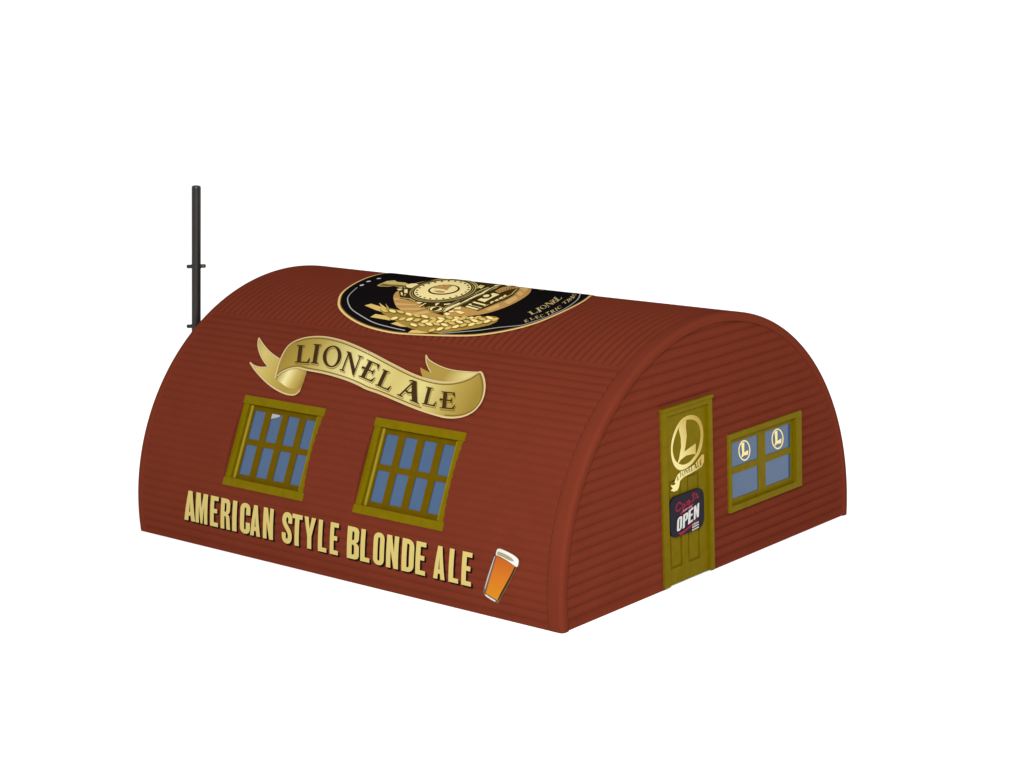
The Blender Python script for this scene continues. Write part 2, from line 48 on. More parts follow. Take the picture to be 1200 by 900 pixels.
 'emblem_wheat_tails': [[[-8.213,-1.709],[-8.11,-1.61],[-7.814,-1.662],[-7.403,-1.767],[-7.126,-1.767],[-6.813,-1.809],[-6.544,-1.882],[-6.755,-1.952],[-7.072,-1.904],[-7.348,-1.905],[-7.764,-1.832]],[[-7.943,-1.523],[-7.411,-1.758],[-7.448,-1.775],[-7.733,-1.673]],[[-7.757,-1.515],[-7.381,-1.753],[-7.418,-1.77]],[[-7.672,-2.108],[-7.631,-1.977],[-7.197,-1.996],[-6.786,-1.995],[-6.483,-1.951],[-6.64,-2.083],[-7.075,-2.134]],[[-6.931,-2.24],[-6.845,-2.161],[-6.439,-2.159],[-6.023,-2.133],[-6.209,-2.27],[-6.597,-2.291]],[[-6.238,-2.457],[-6.207,-2.352],[-5.795,-2.285],[-5.403,-2.2],[-5.453,-2.299],[-5.886,-2.417]]],
 'emblem_wheat': [[-7.613,-1.805],[-7.463,-1.701],[-7.165,-1.723],[-6.54,-1.848],[-6.038,-1.844],[-5.735,-1.808],[-5.587,-1.749],[-5.327,-1.707],[-5.127,-1.654],[-4.814,-1.593],[-4.568,-1.512],[-4.427,-1.531],[-4.344,-1.592],[-4.301,-1.715],[-4.372,-1.86],[-4.592,-2.002],[-4.851,-2.128],[-5.126,-2.238],[-5.318,-2.303],[-5.406,-2.356],[-5.941,-2.35],[-6.312,-2.307],[-6.677,-2.198],[-7.049,-2.085],[-7.468,-1.926]],
 'emblem_kernels': [[[-7.352,-1.844],[-7.387,-1.875],[-7.457,-1.873],[-7.551,-1.846],[-7.632,-1.802],[-7.601,-1.774],[-7.527,-1.771],[-7.443,-1.793]],[[-7.105,-1.842],[-7.14,-1.873],[-7.209,-1.872],[-7.303,-1.844],[-7.383,-1.8],[-7.352,-1.773],[-7.279,-1.77],[-7.195,-1.792]],[[-6.859,-1.842],[-6.893,-1.873],[-6.962,-1.871],[-7.055,-1.844],[-7.135,-1.8],[-7.104,-1.773],[-7.032,-1.77],[-6.948,-1.792]],[[-6.596,-1.866],[-6.631,-1.896],[-6.699,-1.895],[-6.791,-1.868],[-6.87,-1.825],[-6.839,-1.798],[-6.767,-1.795],[-6.684,-1.817]],[[-6.337,-1.887],[-6.372,-1.918],[-6.44,-1.916],[-6.531,-1.89],[-6.608,-1.847],[-6.578,-1.82],[-6.506,-1.817],[-6.424,-1.839]],[[-6.086,-1.901],[-6.121,-1.931],[-6.188,-1.93],[-6.278,-1.903],[-6.355,-1.861],[-6.324,-1.834],[-6.253,-1.831],[-6.172,-1.852]],[[-5.839,-1.911],[-5.874,-1.941],[-5.941,-1.939],[-6.03,-1.913],[-6.106,-1.871],[-6.075,-1.844],[-6.005,-1.842],[-5.924,-1.863]],[[-5.617,-1.891],[-5.651,-1.921],[-5.718,-1.92],[-5.807,-1.894],[-5.882,-1.851],[-5.852,-1.825],[-5.781,-1.822],[-5.702,-1.843]],[[-5.438,-1.825],[-5.472,-1.855],[-5.538,-1.854],[-5.627,-1.827],[-5.703,-1.784],[-5.673,-1.757],[-5.603,-1.754],[-5.523,-1.776]],[[-5.229,-1.792],[-5.262,-1.823],[-5.328,-1.821],[-5.417,-1.794],[-5.493,-1.751],[-5.463,-1.723],[-5.394,-1.721],[-5.314,-1.743]],[[-5.041,-1.736],[-5.074,-1.767],[-5.139,-1.766],[-5.228,-1.738],[-5.305,-1.694],[-5.276,-1.666],[-5.206,-1.664],[-5.127,-1.686]],[[-6.876,-2.028],[-6.872,-2.086],[-6.905,-2.122],[-6.966,-2.138],[-7.03,-2.127],[-7.033,-2.076],[-7.001,-2.033],[-6.949,-2.014]],[[-6.678,-1.994],[-6.673,-2.052],[-6.706,-2.088],[-6.766,-2.104],[-6.83,-2.093],[-6.833,-2.042],[-6.802,-1.999],[-6.751,-1.98]],[[-6.459,-1.986],[-6.455,-2.044],[-6.487,-2.08],[-6.548,-2.096],[-6.611,-2.085],[-6.614,-2.034],[-6.583,-1.991],[-6.532,-1.972]],[[-6.232,-1.991],[-6.227,-2.049],[-6.26,-2.085],[-6.32,-2.101],[-6.383,-2.09],[-6.386,-2.04],[-6.355,-1.996],[-6.304,-1.978]],[[-6.019,-1.979],[-6.015,-2.037],[-6.047,-2.073],[-6.107,-2.089],[-6.17,-2.078],[-6.172,-2.027],[-6.142,-1.984],[-6.091,-1.965]],[[-5.811,-1.962],[-5.807,-2.02],[-5.839,-2.056],[-5.898,-2.072],[-5.961,-2.061],[-5.963,-2.01],[-5.933,-1.967],[-5.883,-1.948]],[[-5.619,-1.928],[-5.614,-1.987],[-5.646,-2.023],[-5.704,-2.039],[-5.767,-2.028],[-5.77,-1.977],[-5.74,-1.933],[-5.69,-1.914]],[[-5.455,-1.865],[-5.449,-1.925],[-5.48,-1.961],[-5.538,-1.978],[-5.6,-1.966],[-5.604,-1.914],[-5.575,-1.87],[-5.526,-1.851]],[[-5.287,-1.806],[-5.28,-1.866],[-5.311,-1.904],[-5.368,-1.92],[-5.43,-1.908],[-5.435,-1.856],[-5.407,-1.811],[-5.358,-1.792]],[[-5.136,-1.73],[-5.128,-1.792],[-5.157,-1.83],[-5.214,-1.847],[-5.276,-1.835],[-5.282,-1.781],[-5.255,-1.735],[-5.207,-1.716]],[[-4.982,-1.658],[-4.972,-1.721],[-5.001,-1.76],[-5.057,-1.777],[-5.12,-1.765],[-5.127,-1.71],[-5.101,-1.663],[-5.053,-1.643]],[[-4.811,-1.604],[-4.801,-1.669],[-4.829,-1.708],[-4.885,-1.725],[-4.947,-1.712],[-4.955,-1.657],[-4.93,-1.609],[-4.883,-1.589]],[[-6.124,-2.232],[-6.162,-2.26],[-6.229,-2.259],[-6.316,-2.235],[-6.389,-2.197],[-6.355,-2.172],[-6.284,-2.169],[-6.206,-2.188]],[[-5.945,-2.179],[-5.983,-2.207],[-6.049,-2.206],[-6.137,-2.182],[-6.209,-2.143],[-6.176,-2.118],[-6.105,-2.115],[-6.027,-2.134]],[[-5.763,-2.131],[-5.799,-2.159],[-5.866,-2.158],[-5.953,-2.134],[-6.026,-2.095],[-5.993,-2.07],[-5.923,-2.067],[-5.844,-2.086]],[[-5.561,-2.107],[-5.597,-2.135],[-5.663,-2.134],[-5.75,-2.11],[-5.822,-2.07],[-5.79,-2.045],[-5.72,-2.043],[-5.642,-2.062]],[[-5.367,-2.076],[-5.403,-2.104],[-5.469,-2.103],[-5.555,-2.078],[-5.627,-2.039],[-5.596,-2.013],[-5.526,-2.011],[-5.448,-2.03]],[[-5.214,-2],[-5.249,-2.029],[-5.315,-2.028],[-5.401,-2.002],[-5.474,-1.962],[-5.443,-1.936],[-5.374,-1.933],[-5.296,-1.954]],[[-5.05,-1.936],[-5.084,-1.965],[-5.15,-1.964],[-5.237,-1.938],[-5.31,-1.897],[-5.279,-1.871],[-5.21,-1.868],[-5.132,-1.889]],[[-4.892,-1.867],[-4.926,-1.897],[-4.991,-1.895],[-5.078,-1.869],[-5.152,-1.827],[-5.122,-1.8],[-5.053,-1.798],[-4.975,-1.819]],[[-4.722,-1.812],[-4.755,-1.842],[-4.82,-1.841],[-4.907,-1.814],[-4.981,-1.771],[-4.952,-1.744],[-4.883,-1.742],[-4.805,-1.763]],[[-4.579,-1.728],[-4.612,-1.759],[-4.676,-1.758],[-4.764,-1.73],[-4.839,-1.686],[-4.81,-1.659],[-4.742,-1.656],[-4.664,-1.678]],[[-4.458,-1.624],[-4.489,-1.656],[-4.554,-1.654],[-4.642,-1.626],[-4.719,-1.58],[-4.691,-1.551],[-4.623,-1.549],[-4.544,-1.572]],[[-5.586,-2.24],[-5.581,-2.297],[-5.61,-2.335],[-5.665,-2.355],[-5.724,-2.349],[-5.727,-2.3],[-5.699,-2.255],[-5.653,-2.233]],[[-5.408,-2.178],[-5.402,-2.236],[-5.43,-2.274],[-5.485,-2.295],[-5.543,-2.289],[-5.547,-2.239],[-5.52,-2.193],[-5.474,-2.171]],[[-5.251,-2.096],[-5.244,-2.155],[-5.272,-2.193],[-5.325,-2.215],[-5.384,-2.208],[-5.389,-2.157],[-5.363,-2.111],[-5.318,-2.088]],[[-5.084,-2.025],[-5.076,-2.085],[-5.102,-2.124],[-5.156,-2.146],[-5.214,-2.139],[-5.22,-2.088],[-5.195,-2.041],[-5.15,-2.017]],[[-4.921,-1.951],[-4.911,-2.012],[-4.937,-2.052],[-4.99,-2.074],[-5.048,-2.067],[-5.055,-2.014],[-5.031,-1.967],[-4.987,-1.943]],[[-4.764,-1.871],[-4.753,-1.933],[-4.778,-1.974],[-4.83,-1.996],[-4.888,-1.989],[-4.896,-1.936],[-4.874,-1.887],[-4.83,-1.863]],[[-4.609,-1.79],[-4.597,-1.853],[-4.621,-1.895],[-4.672,-1.917],[-4.731,-1.91],[-4.74,-1.856],[-4.718,-1.806],[-4.676,-1.781]],[[-4.457,-1.707],[-4.444,-1.771],[-4.467,-1.814],[-4.517,-1.837],[-4.575,-1.83],[-4.586,-1.774],[-4.566,-1.723],[-4.524,-1.697]],[[-4.353,-1.578],[-4.337,-1.646],[-4.358,-1.69],[-4.408,-1.714],[-4.466,-1.707],[-4.479,-1.648],[-4.461,-1.595],[-4.42,-1.569]]],
 'emblem_dots': [[-9.223,-0.759],[-9.296,-0.467],[-9.28,-0.154]],
 'emblem_blob': [[-5.587,1.126],[-5.473,1.123],[-5.358,1.126],[-5.078,0.717],[-5.192,0.706]],
 'emblem_white': [[-9.21,-0.919],[-9.068,-1.305],[-8.934,-1.518],[-8.683,-1.743],[-8.374,-1.939],[-7.83,-2.148],[-7.356,-2.288],[-6.776,-2.361],[-6.377,-2.391]],
 'emblem_white2': [[-5.415,-2.345],[-4.911,-2.203],[-4.478,-2.067],[-4.088,-1.888],[-3.634,-1.72],[-3.496,-1.579],[-3.317,-1.323],[-3.243,-1.061],[-3.221,-0.737],[-3.335,-0.322],[-3.595,0.153],[-4.347,1.126]],
 'emblem_lionel': [['L',[[-3.719,-1.262],[-3.659,-1.095],[-3.91,-1.162]]],['I',[[-3.637,-1.113],[-3.624,-1.012],[-3.872,-0.94]]],['O',[[-3.673,-0.953],[-3.671,-0.77],[-3.868,-0.84]]],['N',[[-3.638,-0.809],[-3.68,-0.538],[-3.904,-0.611]]],['E',[[-3.692,-0.57],[-3.744,-0.347],[-3.943,-0.356]]],['L',[[-3.717,-0.402],[-3.87,-0.058],[-4.035,-0.178]]]],
 'emblem_electric': [['E',[[-3.59,-1.607],[-3.574,-1.508],[-3.734,-1.508]]],['L',[[-3.536,-1.483],[-3.503,-1.392],[-3.677,-1.395]]],['E',[[-3.458,-1.399],[-3.437,-1.307],[-3.615,-1.293]]],['C',[[-3.379,-1.33],[-3.357,-1.216],[-3.546,-1.222]]],['T',[[-3.316,-1.207],[-3.31,-1.097],[-3.516,-1.06]]],['R',[[-3.293,-1.093],[-3.302,-0.943],[-3.482,-0.96]]],['I',[[-3.294,-0.941],[-3.299,-0.876],[-3.488,-0.79]]],['C',[[-3.307,-0.855],[-3.352,-0.661],[-3.49,-0.718]]],['T',[[-3.418,-0.536],[-3.502,-0.32],[-3.614,-0.395]]],['R',[[-3.452,-0.367],[-3.572,-0.085],[-3.705,-0.148]]],['A',[[-3.527,-0.186],[-3.69,0.149],[-3.849,0.103]]],['I',[[-3.715,0.132],[-3.815,0.298],[-4.062,0.45]]],['N',[[-3.809,0.303],[-4.417,1.127],[-4.393,0.845]]]],
 'door_ring': [[-1.414,2.851],[-1.369,3.052],[-1.249,3.237],[-1.074,3.377],[-0.893,3.423],[-0.702,3.413],[-0.511,3.339],[-0.379,3.197],[-0.319,2.999],[-0.341,2.789],[-0.417,2.614],[-0.577,2.482],[-0.774,2.382],[-0.968,2.342],[-1.158,2.367],[-1.306,2.48],[-1.395,2.659]],
 'door_ring_hole': [[-1.359,2.815],[-1.318,2.994],[-1.214,3.16],[-1.096,3.276],[-0.915,3.345],[-0.705,3.319],[-0.552,3.248],[-0.448,3.12],[-0.414,2.947],[-0.45,2.788],[-0.533,2.627],[-0.633,2.542],[-0.81,2.456],[-1.022,2.446],[-1.184,2.514],[-1.301,2.627]],
 'door_L': [[-1.106,3.314],[-0.888,3.351],[-0.908,3.214],[-0.884,3.021],[-0.932,2.819],[-0.974,2.71],[-0.8,2.755],[-0.586,2.8],[-0.601,2.57],[-0.689,2.601],[-0.92,2.615],[-1.094,2.57],[-1.199,2.499],[-1.21,2.525],[-1.157,2.608],[-1.085,2.828],[-1.09,3.017],[-1.148,3.205]],
 'door_ribbon': [[-1.337,2.152],[-1.256,2.275],[-1.102,2.336],[-0.891,2.336],[-0.658,2.369],[-0.559,2.43],[-0.4,2.527],[-0.322,2.511],[-0.335,2.358],[-0.408,2.278],[-0.584,2.245],[-0.818,2.213],[-1.011,2.197],[-1.147,2.144],[-1.189,2.024],[-1.248,1.966],[-1.362,1.964],[-1.474,2.013],[-1.398,2.036],[-1.47,2.123],[-1.358,2.097],[-1.3,2.12]],
 'door_ribbon_letters': [['L',[[-1.249,2.16],[-1.183,2.193],[-1.268,2.259]]],['I',[[-1.145,2.203],[-1.114,2.215],[-1.152,2.311]]],['O',[[-1.087,2.219],[-0.99,2.235],[-1.091,2.333]]],['N',[[-0.971,2.231],[-0.883,2.244],[-0.983,2.352]]],['E',[[-0.863,2.245],[-0.797,2.256],[-0.875,2.357]]],['L',[[-0.778,2.254],[-0.708,2.265],[-0.782,2.36]]],['A',[[-0.669,2.269],[-0.576,2.281],[-0.673,2.379]]],['L',[[-0.56,2.283],[-0.497,2.302],[-0.568,2.404]]],['E',[[-0.478,2.298],[-0.41,2.326],[-0.485,2.419]]]],
 'sign_quad': [[-1.537,1.846],[-0.404,1.883],[-0.419,1.07],[-1.562,0.967]],
 'sign_open': [['O',[[-1.366,1.121],[-1.195,1.154],[-1.335,1.407]]],['P',[[-1.168,1.15],[-0.996,1.184],[-1.137,1.435]]],['E',[[-0.985,1.191],[-0.82,1.232],[-0.954,1.482]]],['N',[[-0.79,1.238],[-0.612,1.28],[-0.768,1.525]]]],
 'sign_script': [[[-1.183,1.665],[-1.213,1.71],[-1.275,1.715],[-1.336,1.671],[-1.361,1.613],[-1.336,1.559],[-1.27,1.553],[-1.196,1.591]],[[-1.152,1.598],[-1.145,1.643],[-1.107,1.657],[-1.079,1.63],[-1.09,1.588],[-1.13,1.575],[-1.152,1.598]],[[-1.061,1.585],[-1.044,1.661]],[[-1.05,1.629],[-1.023,1.666],[-1.009,1.653],[-1.017,1.598]],[[-1.014,1.636],[-0.986,1.673],[-0.969,1.659],[-0.977,1.606]],[[-0.953,1.634],[-0.903,1.654],[-0.904,1.682],[-0.931,1.691],[-0.952,1.665],[-0.948,1.62],[-0.921,1.611],[-0.878,1.638]],[[-0.816,1.744],[-0.777,1.79],[-0.709,1.798]],[[-0.739,1.794],[-0.767,1.713],[-0.802,1.648]],[[-0.849,1.641],[-0.798,1.647],[-0.751,1.665]],[[-0.718,1.669],[-0.698,1.749]],[[-0.706,1.712],[-0.672,1.761],[-0.648,1.75],[-0.654,1.694],[-0.633,1.677],[-0.59,1.708]]],
 'sign_ribbon': [[-1.235,1.474],[-1.161,1.54],[-0.973,1.56],[-0.793,1.602],[-0.773,1.572],[-0.848,1.537],[-1.016,1.519],[-1.153,1.467],[-1.216,1.45]],
 'sign_weare': [[[-1.131,1.498],[-1.109,1.534],[-1.079,1.501],[-1.057,1.535],[-1.041,1.508]],[[-1.02,1.507],[-1.015,1.538],[-0.984,1.541]],[[-0.943,1.518],[-0.927,1.556],[-0.9,1.53]],[[-0.88,1.532],[-0.879,1.557],[-0.847,1.557],[-0.858,1.54],[-0.831,1.527]]],
 'sign_swoosh': [[-1.321,1.088],[-1.134,1.1],[-0.902,1.161],[-0.679,1.237],[-0.69,1.201],[-0.882,1.124],[-1.094,1.058],[-1.22,1.024]],
 'sign_lines': [[[-0.835,1.147],[-0.607,1.165]],[[-0.837,1.096],[-0.609,1.114]],[[-0.839,1.039],[-0.606,1.057]]],
 'pane_rings': [[[[1.394,2.223],[1.388,2.18],[1.375,2.141],[1.354,2.106],[1.326,2.078],[1.293,2.058],[1.255,2.045],[1.214,2.041],[1.172,2.046],[1.13,2.06],[1.09,2.081],[1.054,2.11],[1.022,2.144],[0.996,2.184],[0.977,2.226],[0.966,2.27],[0.963,2.314],[0.968,2.357],[0.982,2.396],[1.002,2.43],[1.03,2.458],[1.063,2.478],[1.1,2.491],[1.141,2.495],[1.183,2.491],[1.225,2.478],[1.265,2.456],[1.302,2.428],[1.334,2.394],[1.36,2.354],[1.379,2.311],[1.391,2.267]],[[1.355,2.231],[1.351,2.194],[1.34,2.159],[1.323,2.129],[1.3,2.104],[1.272,2.086],[1.241,2.075],[1.207,2.071],[1.173,2.075],[1.138,2.086],[1.105,2.104],[1.075,2.129],[1.049,2.159],[1.028,2.193],[1.013,2.229],[1.004,2.268],[1.001,2.306],[1.006,2.343],[1.016,2.377],[1.034,2.407],[1.056,2.432],[1.083,2.45],[1.114,2.462],[1.148,2.466],[1.182,2.462],[1.217,2.451],[1.25,2.433],[1.28,2.409],[1.306,2.379],[1.328,2.345],[1.343,2.308],[1.353,2.269]]],[[[2.629,2.214],[2.624,2.171],[2.61,2.131],[2.588,2.096],[2.56,2.067],[2.525,2.046],[2.486,2.033],[2.443,2.029],[2.399,2.034],[2.356,2.048],[2.314,2.07],[2.276,2.099],[2.242,2.134],[2.215,2.174],[2.195,2.218],[2.184,2.263],[2.18,2.308],[2.185,2.351],[2.199,2.391],[2.22,2.426],[2.249,2.454],[2.283,2.475],[2.322,2.488],[2.364,2.492],[2.408,2.488],[2.452,2.474],[2.494,2.453],[2.532,2.424],[2.566,2.389],[2.593,2.348],[2.613,2.305],[2.625,2.259]],[[2.589,2.223],[2.584,2.185],[2.573,2.15],[2.555,2.119],[2.532,2.094],[2.503,2.075],[2.471,2.064],[2.436,2.06],[2.4,2.063],[2.364,2.075],[2.33,2.093],[2.298,2.118],[2.271,2.149],[2.249,2.184],[2.232,2.221],[2.223,2.26],[2.22,2.3],[2.224,2.337],[2.235,2.372],[2.253,2.403],[2.276,2.428],[2.305,2.447],[2.337,2.458],[2.372,2.462],[2.408,2.459],[2.443,2.448],[2.478,2.429],[2.509,2.404],[2.537,2.374],[2.559,2.339],[2.576,2.301],[2.586,2.262]]]],
 'pane_Ls': [[[1.062,2.45],[1.172,2.447],[1.167,2.228],[1.312,2.254],[1.3,2.151],[1.151,2.165],[1.054,2.129],[1.09,2.23]],[[2.283,2.447],[2.397,2.443],[2.393,2.22],[2.544,2.247],[2.532,2.141],[2.377,2.156],[2.276,2.119],[2.313,2.222]]],
 'emblem_lines': [[[-6.794,-1.421],[-6.739,-1.283]],[[-6.656,-1.527],[-6.64,-1.345]],[[-6.522,-1.534],[-6.521,-1.394]],[[-7.605,-0.923],[-7.299,-1.178]],[[-8.021,-0.65],[-7.541,-1.129]],[[-8.08,-0.749],[-7.82,-0.675]],[[-6.028,-1.474],[-5.953,-0.997],[-5.946,-0.506],[-6.072,0.131]],[[-5.797,-1.367],[-5.725,-0.972],[-5.739,-0.458],[-6.197,0.634]],[[-5.129,-1.368],[-5.033,-1.029],[-4.953,-0.675],[-5.043,-0.323],[-5.465,0.362]],[[-5.49,-1.153],[-5.092,-1.213]],[[-5.756,-0.937],[-5.637,-0.792]],[[-5.082,-1.056],[-5.02,-0.543]]],
 'emblem_lines_cream': [[[-5.116,-1.326],[-5.074,-0.982],[-5.018,-0.643],[-5.1,-0.286],[-5.437,0.283]],[[-7.435,0.708],[-7.327,0.654],[-7.212,0.59],[-7.097,0.519],[-6.982,0.443],[-6.87,0.365],[-6.763,0.286],[-6.661,0.206],[-6.565,0.127],[-6.476,0.047],[-6.393,-0.031],[-6.318,-0.108],[-6.25,-0.184],[-6.19,-0.258]],[[-7.663,1.072],[-7.431,0.873],[-7.277,0.755],[-7.141,0.653],[-7.017,0.56],[-6.902,0.471],[-6.793,0.385],[-6.692,0.303],[-6.597,0.222],[-6.509,0.144],[-6.427,0.068],[-6.351,-0.006],[-6.281,-0.079],[-6.218,-0.15]],[[-7.588,-1.242],[-7.271,-1.232],[-7.022,-1.314]],[[-6.675,-1.696],[-6.496,-1.563],[-6.435,-1.465]]],
}

KINK = 0.385
WORLD = 1.15
KEY, KEY_LOC = 11500.0, (26, -36, 23)
STACK_TOP = (-12.583, -2.6, 7.61)
STACK_FOOT = (-13.11, -2.6, 2.6)

S = 0.55                      # model units -> metres
RY, RZ, ZC = 5.0209, 4.9038, 0.4470
LEN = 12.522
RA = 4.95                     # radius used to turn arc length into an angle
TB = math.acos(-ZC / RZ)      # angle of the foot of the wall
SB = TB * RA
RIM = 0.33                    # width of the plain band at each end
RIB = 0.193

scene = bpy.context.scene
col = scene.collection


def surf(x, s, h=0.0):
    t = s / RA
    return Vector((x, (RY + h) * math.sin(t), ZC + (RZ + h) * math.cos(t)))


def endp(y, z, h=0.0):
    return Vector((h, y, z))


# ---------------------------------------------------------------- materials
def srgb(r, g, b):
    def f(c):
        c /= 255.0
        return c / 12.92 if c <= 0.04045 else ((c + 0.055) / 1.055) ** 2.4
    return (f(r), f(g), f(b), 1.0)


def sc(c, k):
    return (c[0] * k, c[1] * k, c[2] * k, 1.0)


def mat(name, color, rough=0.5, spec=0.3, noise=0.0, nscale=6.0, bump=0.0, bscale=60.0, metallic=0.0):
    m = bpy.data.materials.new(name)
    m.use_nodes = True
    nt = m.node_tree
    b = nt.nodes['Principled BSDF']
    b.inputs['Base Color'].default_value = color
    b.inputs['Roughness'].default_value = rough
    b.inputs['Specular IOR Level'].default_value = spec
    b.inputs['Metallic'].default_value = metallic
    tc = nt.nodes.new('ShaderNodeTexCoord')
    if noise:
        n = nt.nodes.new('ShaderNodeTexNoise')
        n.inputs['Scale'].default_value = nscale
        n.inputs['Detail'].default_value = 5
        nt.links.new(tc.outputs['Object'], n.inputs['Vector'])
        r = nt.nodes.new('ShaderNodeValToRGB')
        r.color_ramp.elements[0].position = 0.3
        r.color_ramp.elements[1].position = 0.7
        r.color_ramp.elements[0].color = sc(color, 1 - noise)
        r.color_ramp.elements[1].color = sc(color, 1 + noise)
        nt.links.new(n.outputs['Fac'], r.inputs['Fac'])
        nt.links.new(r.outputs['Color'], b.inputs['Base Color'])
    if bump:
        n = nt.nodes.new('ShaderNodeTexNoise')
        n.inputs['Scale'].default_value = bscale
        n.inputs['Detail'].default_value = 3
        nt.links.new(tc.outputs['Object'], n.inputs['Vector'])
        bp = nt.nodes.new('ShaderNodeBump')
        bp.inputs['Strength'].default_value = bump
        bp.inputs['Distance'].default_value = 0.01
        nt.links.new(n.outputs['Fac'], bp.inputs['Height'])
        nt.links.new(bp.outputs['Normal'], b.inputs['Normal'])
    return m


def ramp_mat(name, stops, angle=0.0, lo=0.0, hi=1.0, rough=0.5, spec=0.0):
    """printed gold blend: colour runs along one direction of the print's own (x, s) coordinates"""
    m = bpy.data.materials.new(name)
    m.use_nodes = True
    nt = m.node_tree
    b = nt.nodes['Principled BSDF']
    b.inputs['Roughness'].default_value = rough
    b.inputs['Specular IOR Level'].default_value = spec
    uv = nt.nodes.new('ShaderNodeUVMap')
    uv.uv_map = 'print'
    dot = nt.nodes.new('ShaderNodeVectorMath')
    dot.operation = 'DOT_PRODUCT'
    dot.inputs[1].default_value = (math.cos(angle), math.sin(angle), 0)
    nt.links.new(uv.outputs['UV'], dot.inputs[0])
    mr = nt.nodes.new('ShaderNodeMapRange')
    mr.inputs['From Min'].default_value = lo
    mr.inputs['From Max'].default_value = hi
    nt.links.new(dot.outputs['Value'], mr.inputs['Value'])
    r = nt.nodes.new('ShaderNodeValToRGB')
    el = r.color_ramp.elements
    while len(el) < len(stops):
        el.new(0.5)
    for e, (p, c) in zip(el, stops):
        e.position = p
        e.color = c
    nt.links.new(mr.outputs['Result'], r.inputs['Fac'])
    nt.links.new(r.outputs['Color'], b.inputs['Base Color'])
    return m


K = KINK                      # the set is lit at about twice unit irradiance, so paints sit at half their pictured value


def ink(r, g, b, k=K):
    return sc(srgb(r, g, b), k)


RED = mat('red_painted_metal', ink(126, 55, 37), rough=0.42, spec=0.0, noise=0.035, nscale=3.0, bump=0.03, bscale=45)
REDRIM = mat('red_gloss_edge', ink(126, 55, 37), rough=0.42, spec=0.0, noise=0.03, nscale=3.0)
OLIVE = mat('olive_painted_wood', ink(130, 110, 0), rough=0.3, spec=0.018, noise=0.08, nscale=9.0, bump=0.06, bscale=50)
BEAD = mat('olive_gloss_paint', ink(150, 128, 4), rough=0.28, spec=0.06, noise=0.05, nscale=9.0)
OLIVE2 = mat('olive_sash_paint', ink(112, 88, 0), rough=0.55, spec=0.01, noise=0.08, nscale=9.0, bump=0.06, bscale=50)
GLASS = mat('blue_glass', (0.016, 0.042, 0.092, 1), rough=0.1, spec=0.45, noise=0.08, nscale=1.5)
BLACKPIPE = mat('black_pipe_metal', ink(44, 41, 38), rough=0.3, spec=0.2, noise=0.10, nscale=8.0)
BLACK = mat('black_print', ink(24, 20, 22), rough=0.5, spec=0.0)
SHADOW = mat('black_lettering_edge', ink(20, 14, 12), rough=0.6, spec=0.02)
CREAM = mat('cream_print', ink(228, 206, 124), rough=0.5, spec=0.0)
PALE = mat('pale_gold_print', ink(250, 230, 160, .5), rough=0.45, spec=0.0)
EDGE = mat('pale_edge_print', ink(232, 206, 150), rough=0.45, spec=0.0)
DKGOLD = mat('dark_gold_print', ink(140, 112, 44), rough=0.5, spec=0.0)
BROWN = mat('brown_print', ink(74, 52, 28), rough=0.5, spec=0.0)
DKBROWN = mat('dark_brown_print', ink(72, 54, 22), rough=0.5, spec=0.0)
TAN = mat('tan_print', ink(198, 152, 84, .46), rough=0.5, spec=0.0)
TANL = mat('light_tan_print', ink(224, 180, 112, .46), rough=0.5, spec=0.0)
WHEAT = mat('wheat_print', ink(224, 192, 108, .48), rough=0.5, spec=0.0)
KERNEL = mat('kernel_print', ink(250, 226, 148, .5), rough=0.5, spec=0.0)
WHEATD = mat('wheat_deep_print', ink(170, 138, 62, .46), rough=0.5, spec=0.0)
DIMGOLD = mat('dim_gold_print', ink(204, 182, 124), rough=0.5, spec=0.0)
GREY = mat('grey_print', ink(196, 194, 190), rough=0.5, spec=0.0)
WHITE = mat('white_print', ink(236, 234, 228), rough=0.5, spec=0.0)
SIGNBLACK = mat('sign_black', ink(40, 36, 46), rough=0.5, spec=0.04, noise=0.1, nscale=12)
SIGNRED = mat('sign_crimson', ink(160, 22, 58), rough=0.5, spec=0.1)
SIGNPINK = mat('sign_pink', ink(236, 170, 180), rough=0.5, spec=0.1)
RIMGOLD = mat('rim_gold_print', ink(236, 198, 130, .48), rough=0.45, spec=0.0)
FLOORM = mat('white_tabletop', (0.92, 0.92, 0.92, 1), rough=0.7, spec=0.1)
GA, GC = ink(160, 132, 58), ink(252, 238, 168, .42)
BANNER = ramp_mat('banner_gold_print', [(0.0, GA), (0.10, ink(176, 148, 66)), (0.2, ink(196, 170, 84)), (0.42, ink(246, 232, 160, .42)), (0.6, ink(228, 208, 126)), (0.72, ink(240, 224, 146)), (0.85, ink(196, 170, 84)), (0.95, ink(166, 138, 58)), (1.0, ink(186, 160, 84))], 0.0, -9.7, -2.9)
FOLD = ramp_mat('banner_fold_print', [(0.0, GA), (0.35, GC), (0.62, ink(216, 190, 104)), (1.0, ink(160, 130, 54))], 0.0, -9.05, -8.1)
TAILL = ramp_mat('banner_tail_print', [(0.0, ink(200, 172, 84)), (0.35, ink(232, 210, 126)), (0.7, ink(206, 180, 92)), (1.0, ink(186, 158, 76))], 0.0, -10.4, -8.6)
TAILR = ramp_mat('banner_tail_end_print', [(0.0, ink(186, 158, 76)), (0.35, ink(236, 220, 142)), (0.62, ink(240, 224, 150)), (1.0, ink(176, 148, 68))], 0.0, -4.4, -2.9)
BEER = ramp_mat('beer_print', [(0.0, ink(232, 172, 40)), (0.25, ink(228, 146, 38)), (0.6, ink(222, 126, 42)), (1.0, ink(200, 98, 40))], math.pi / 2, -8.05, -6.9)
FOAM = ramp_mat('foam_print', [(0.0, ink(190, 176, 140)), (0.5, ink(232, 226, 206)), (1.0, ink(248, 246, 238))], 0.3, -4.05, -3.3)
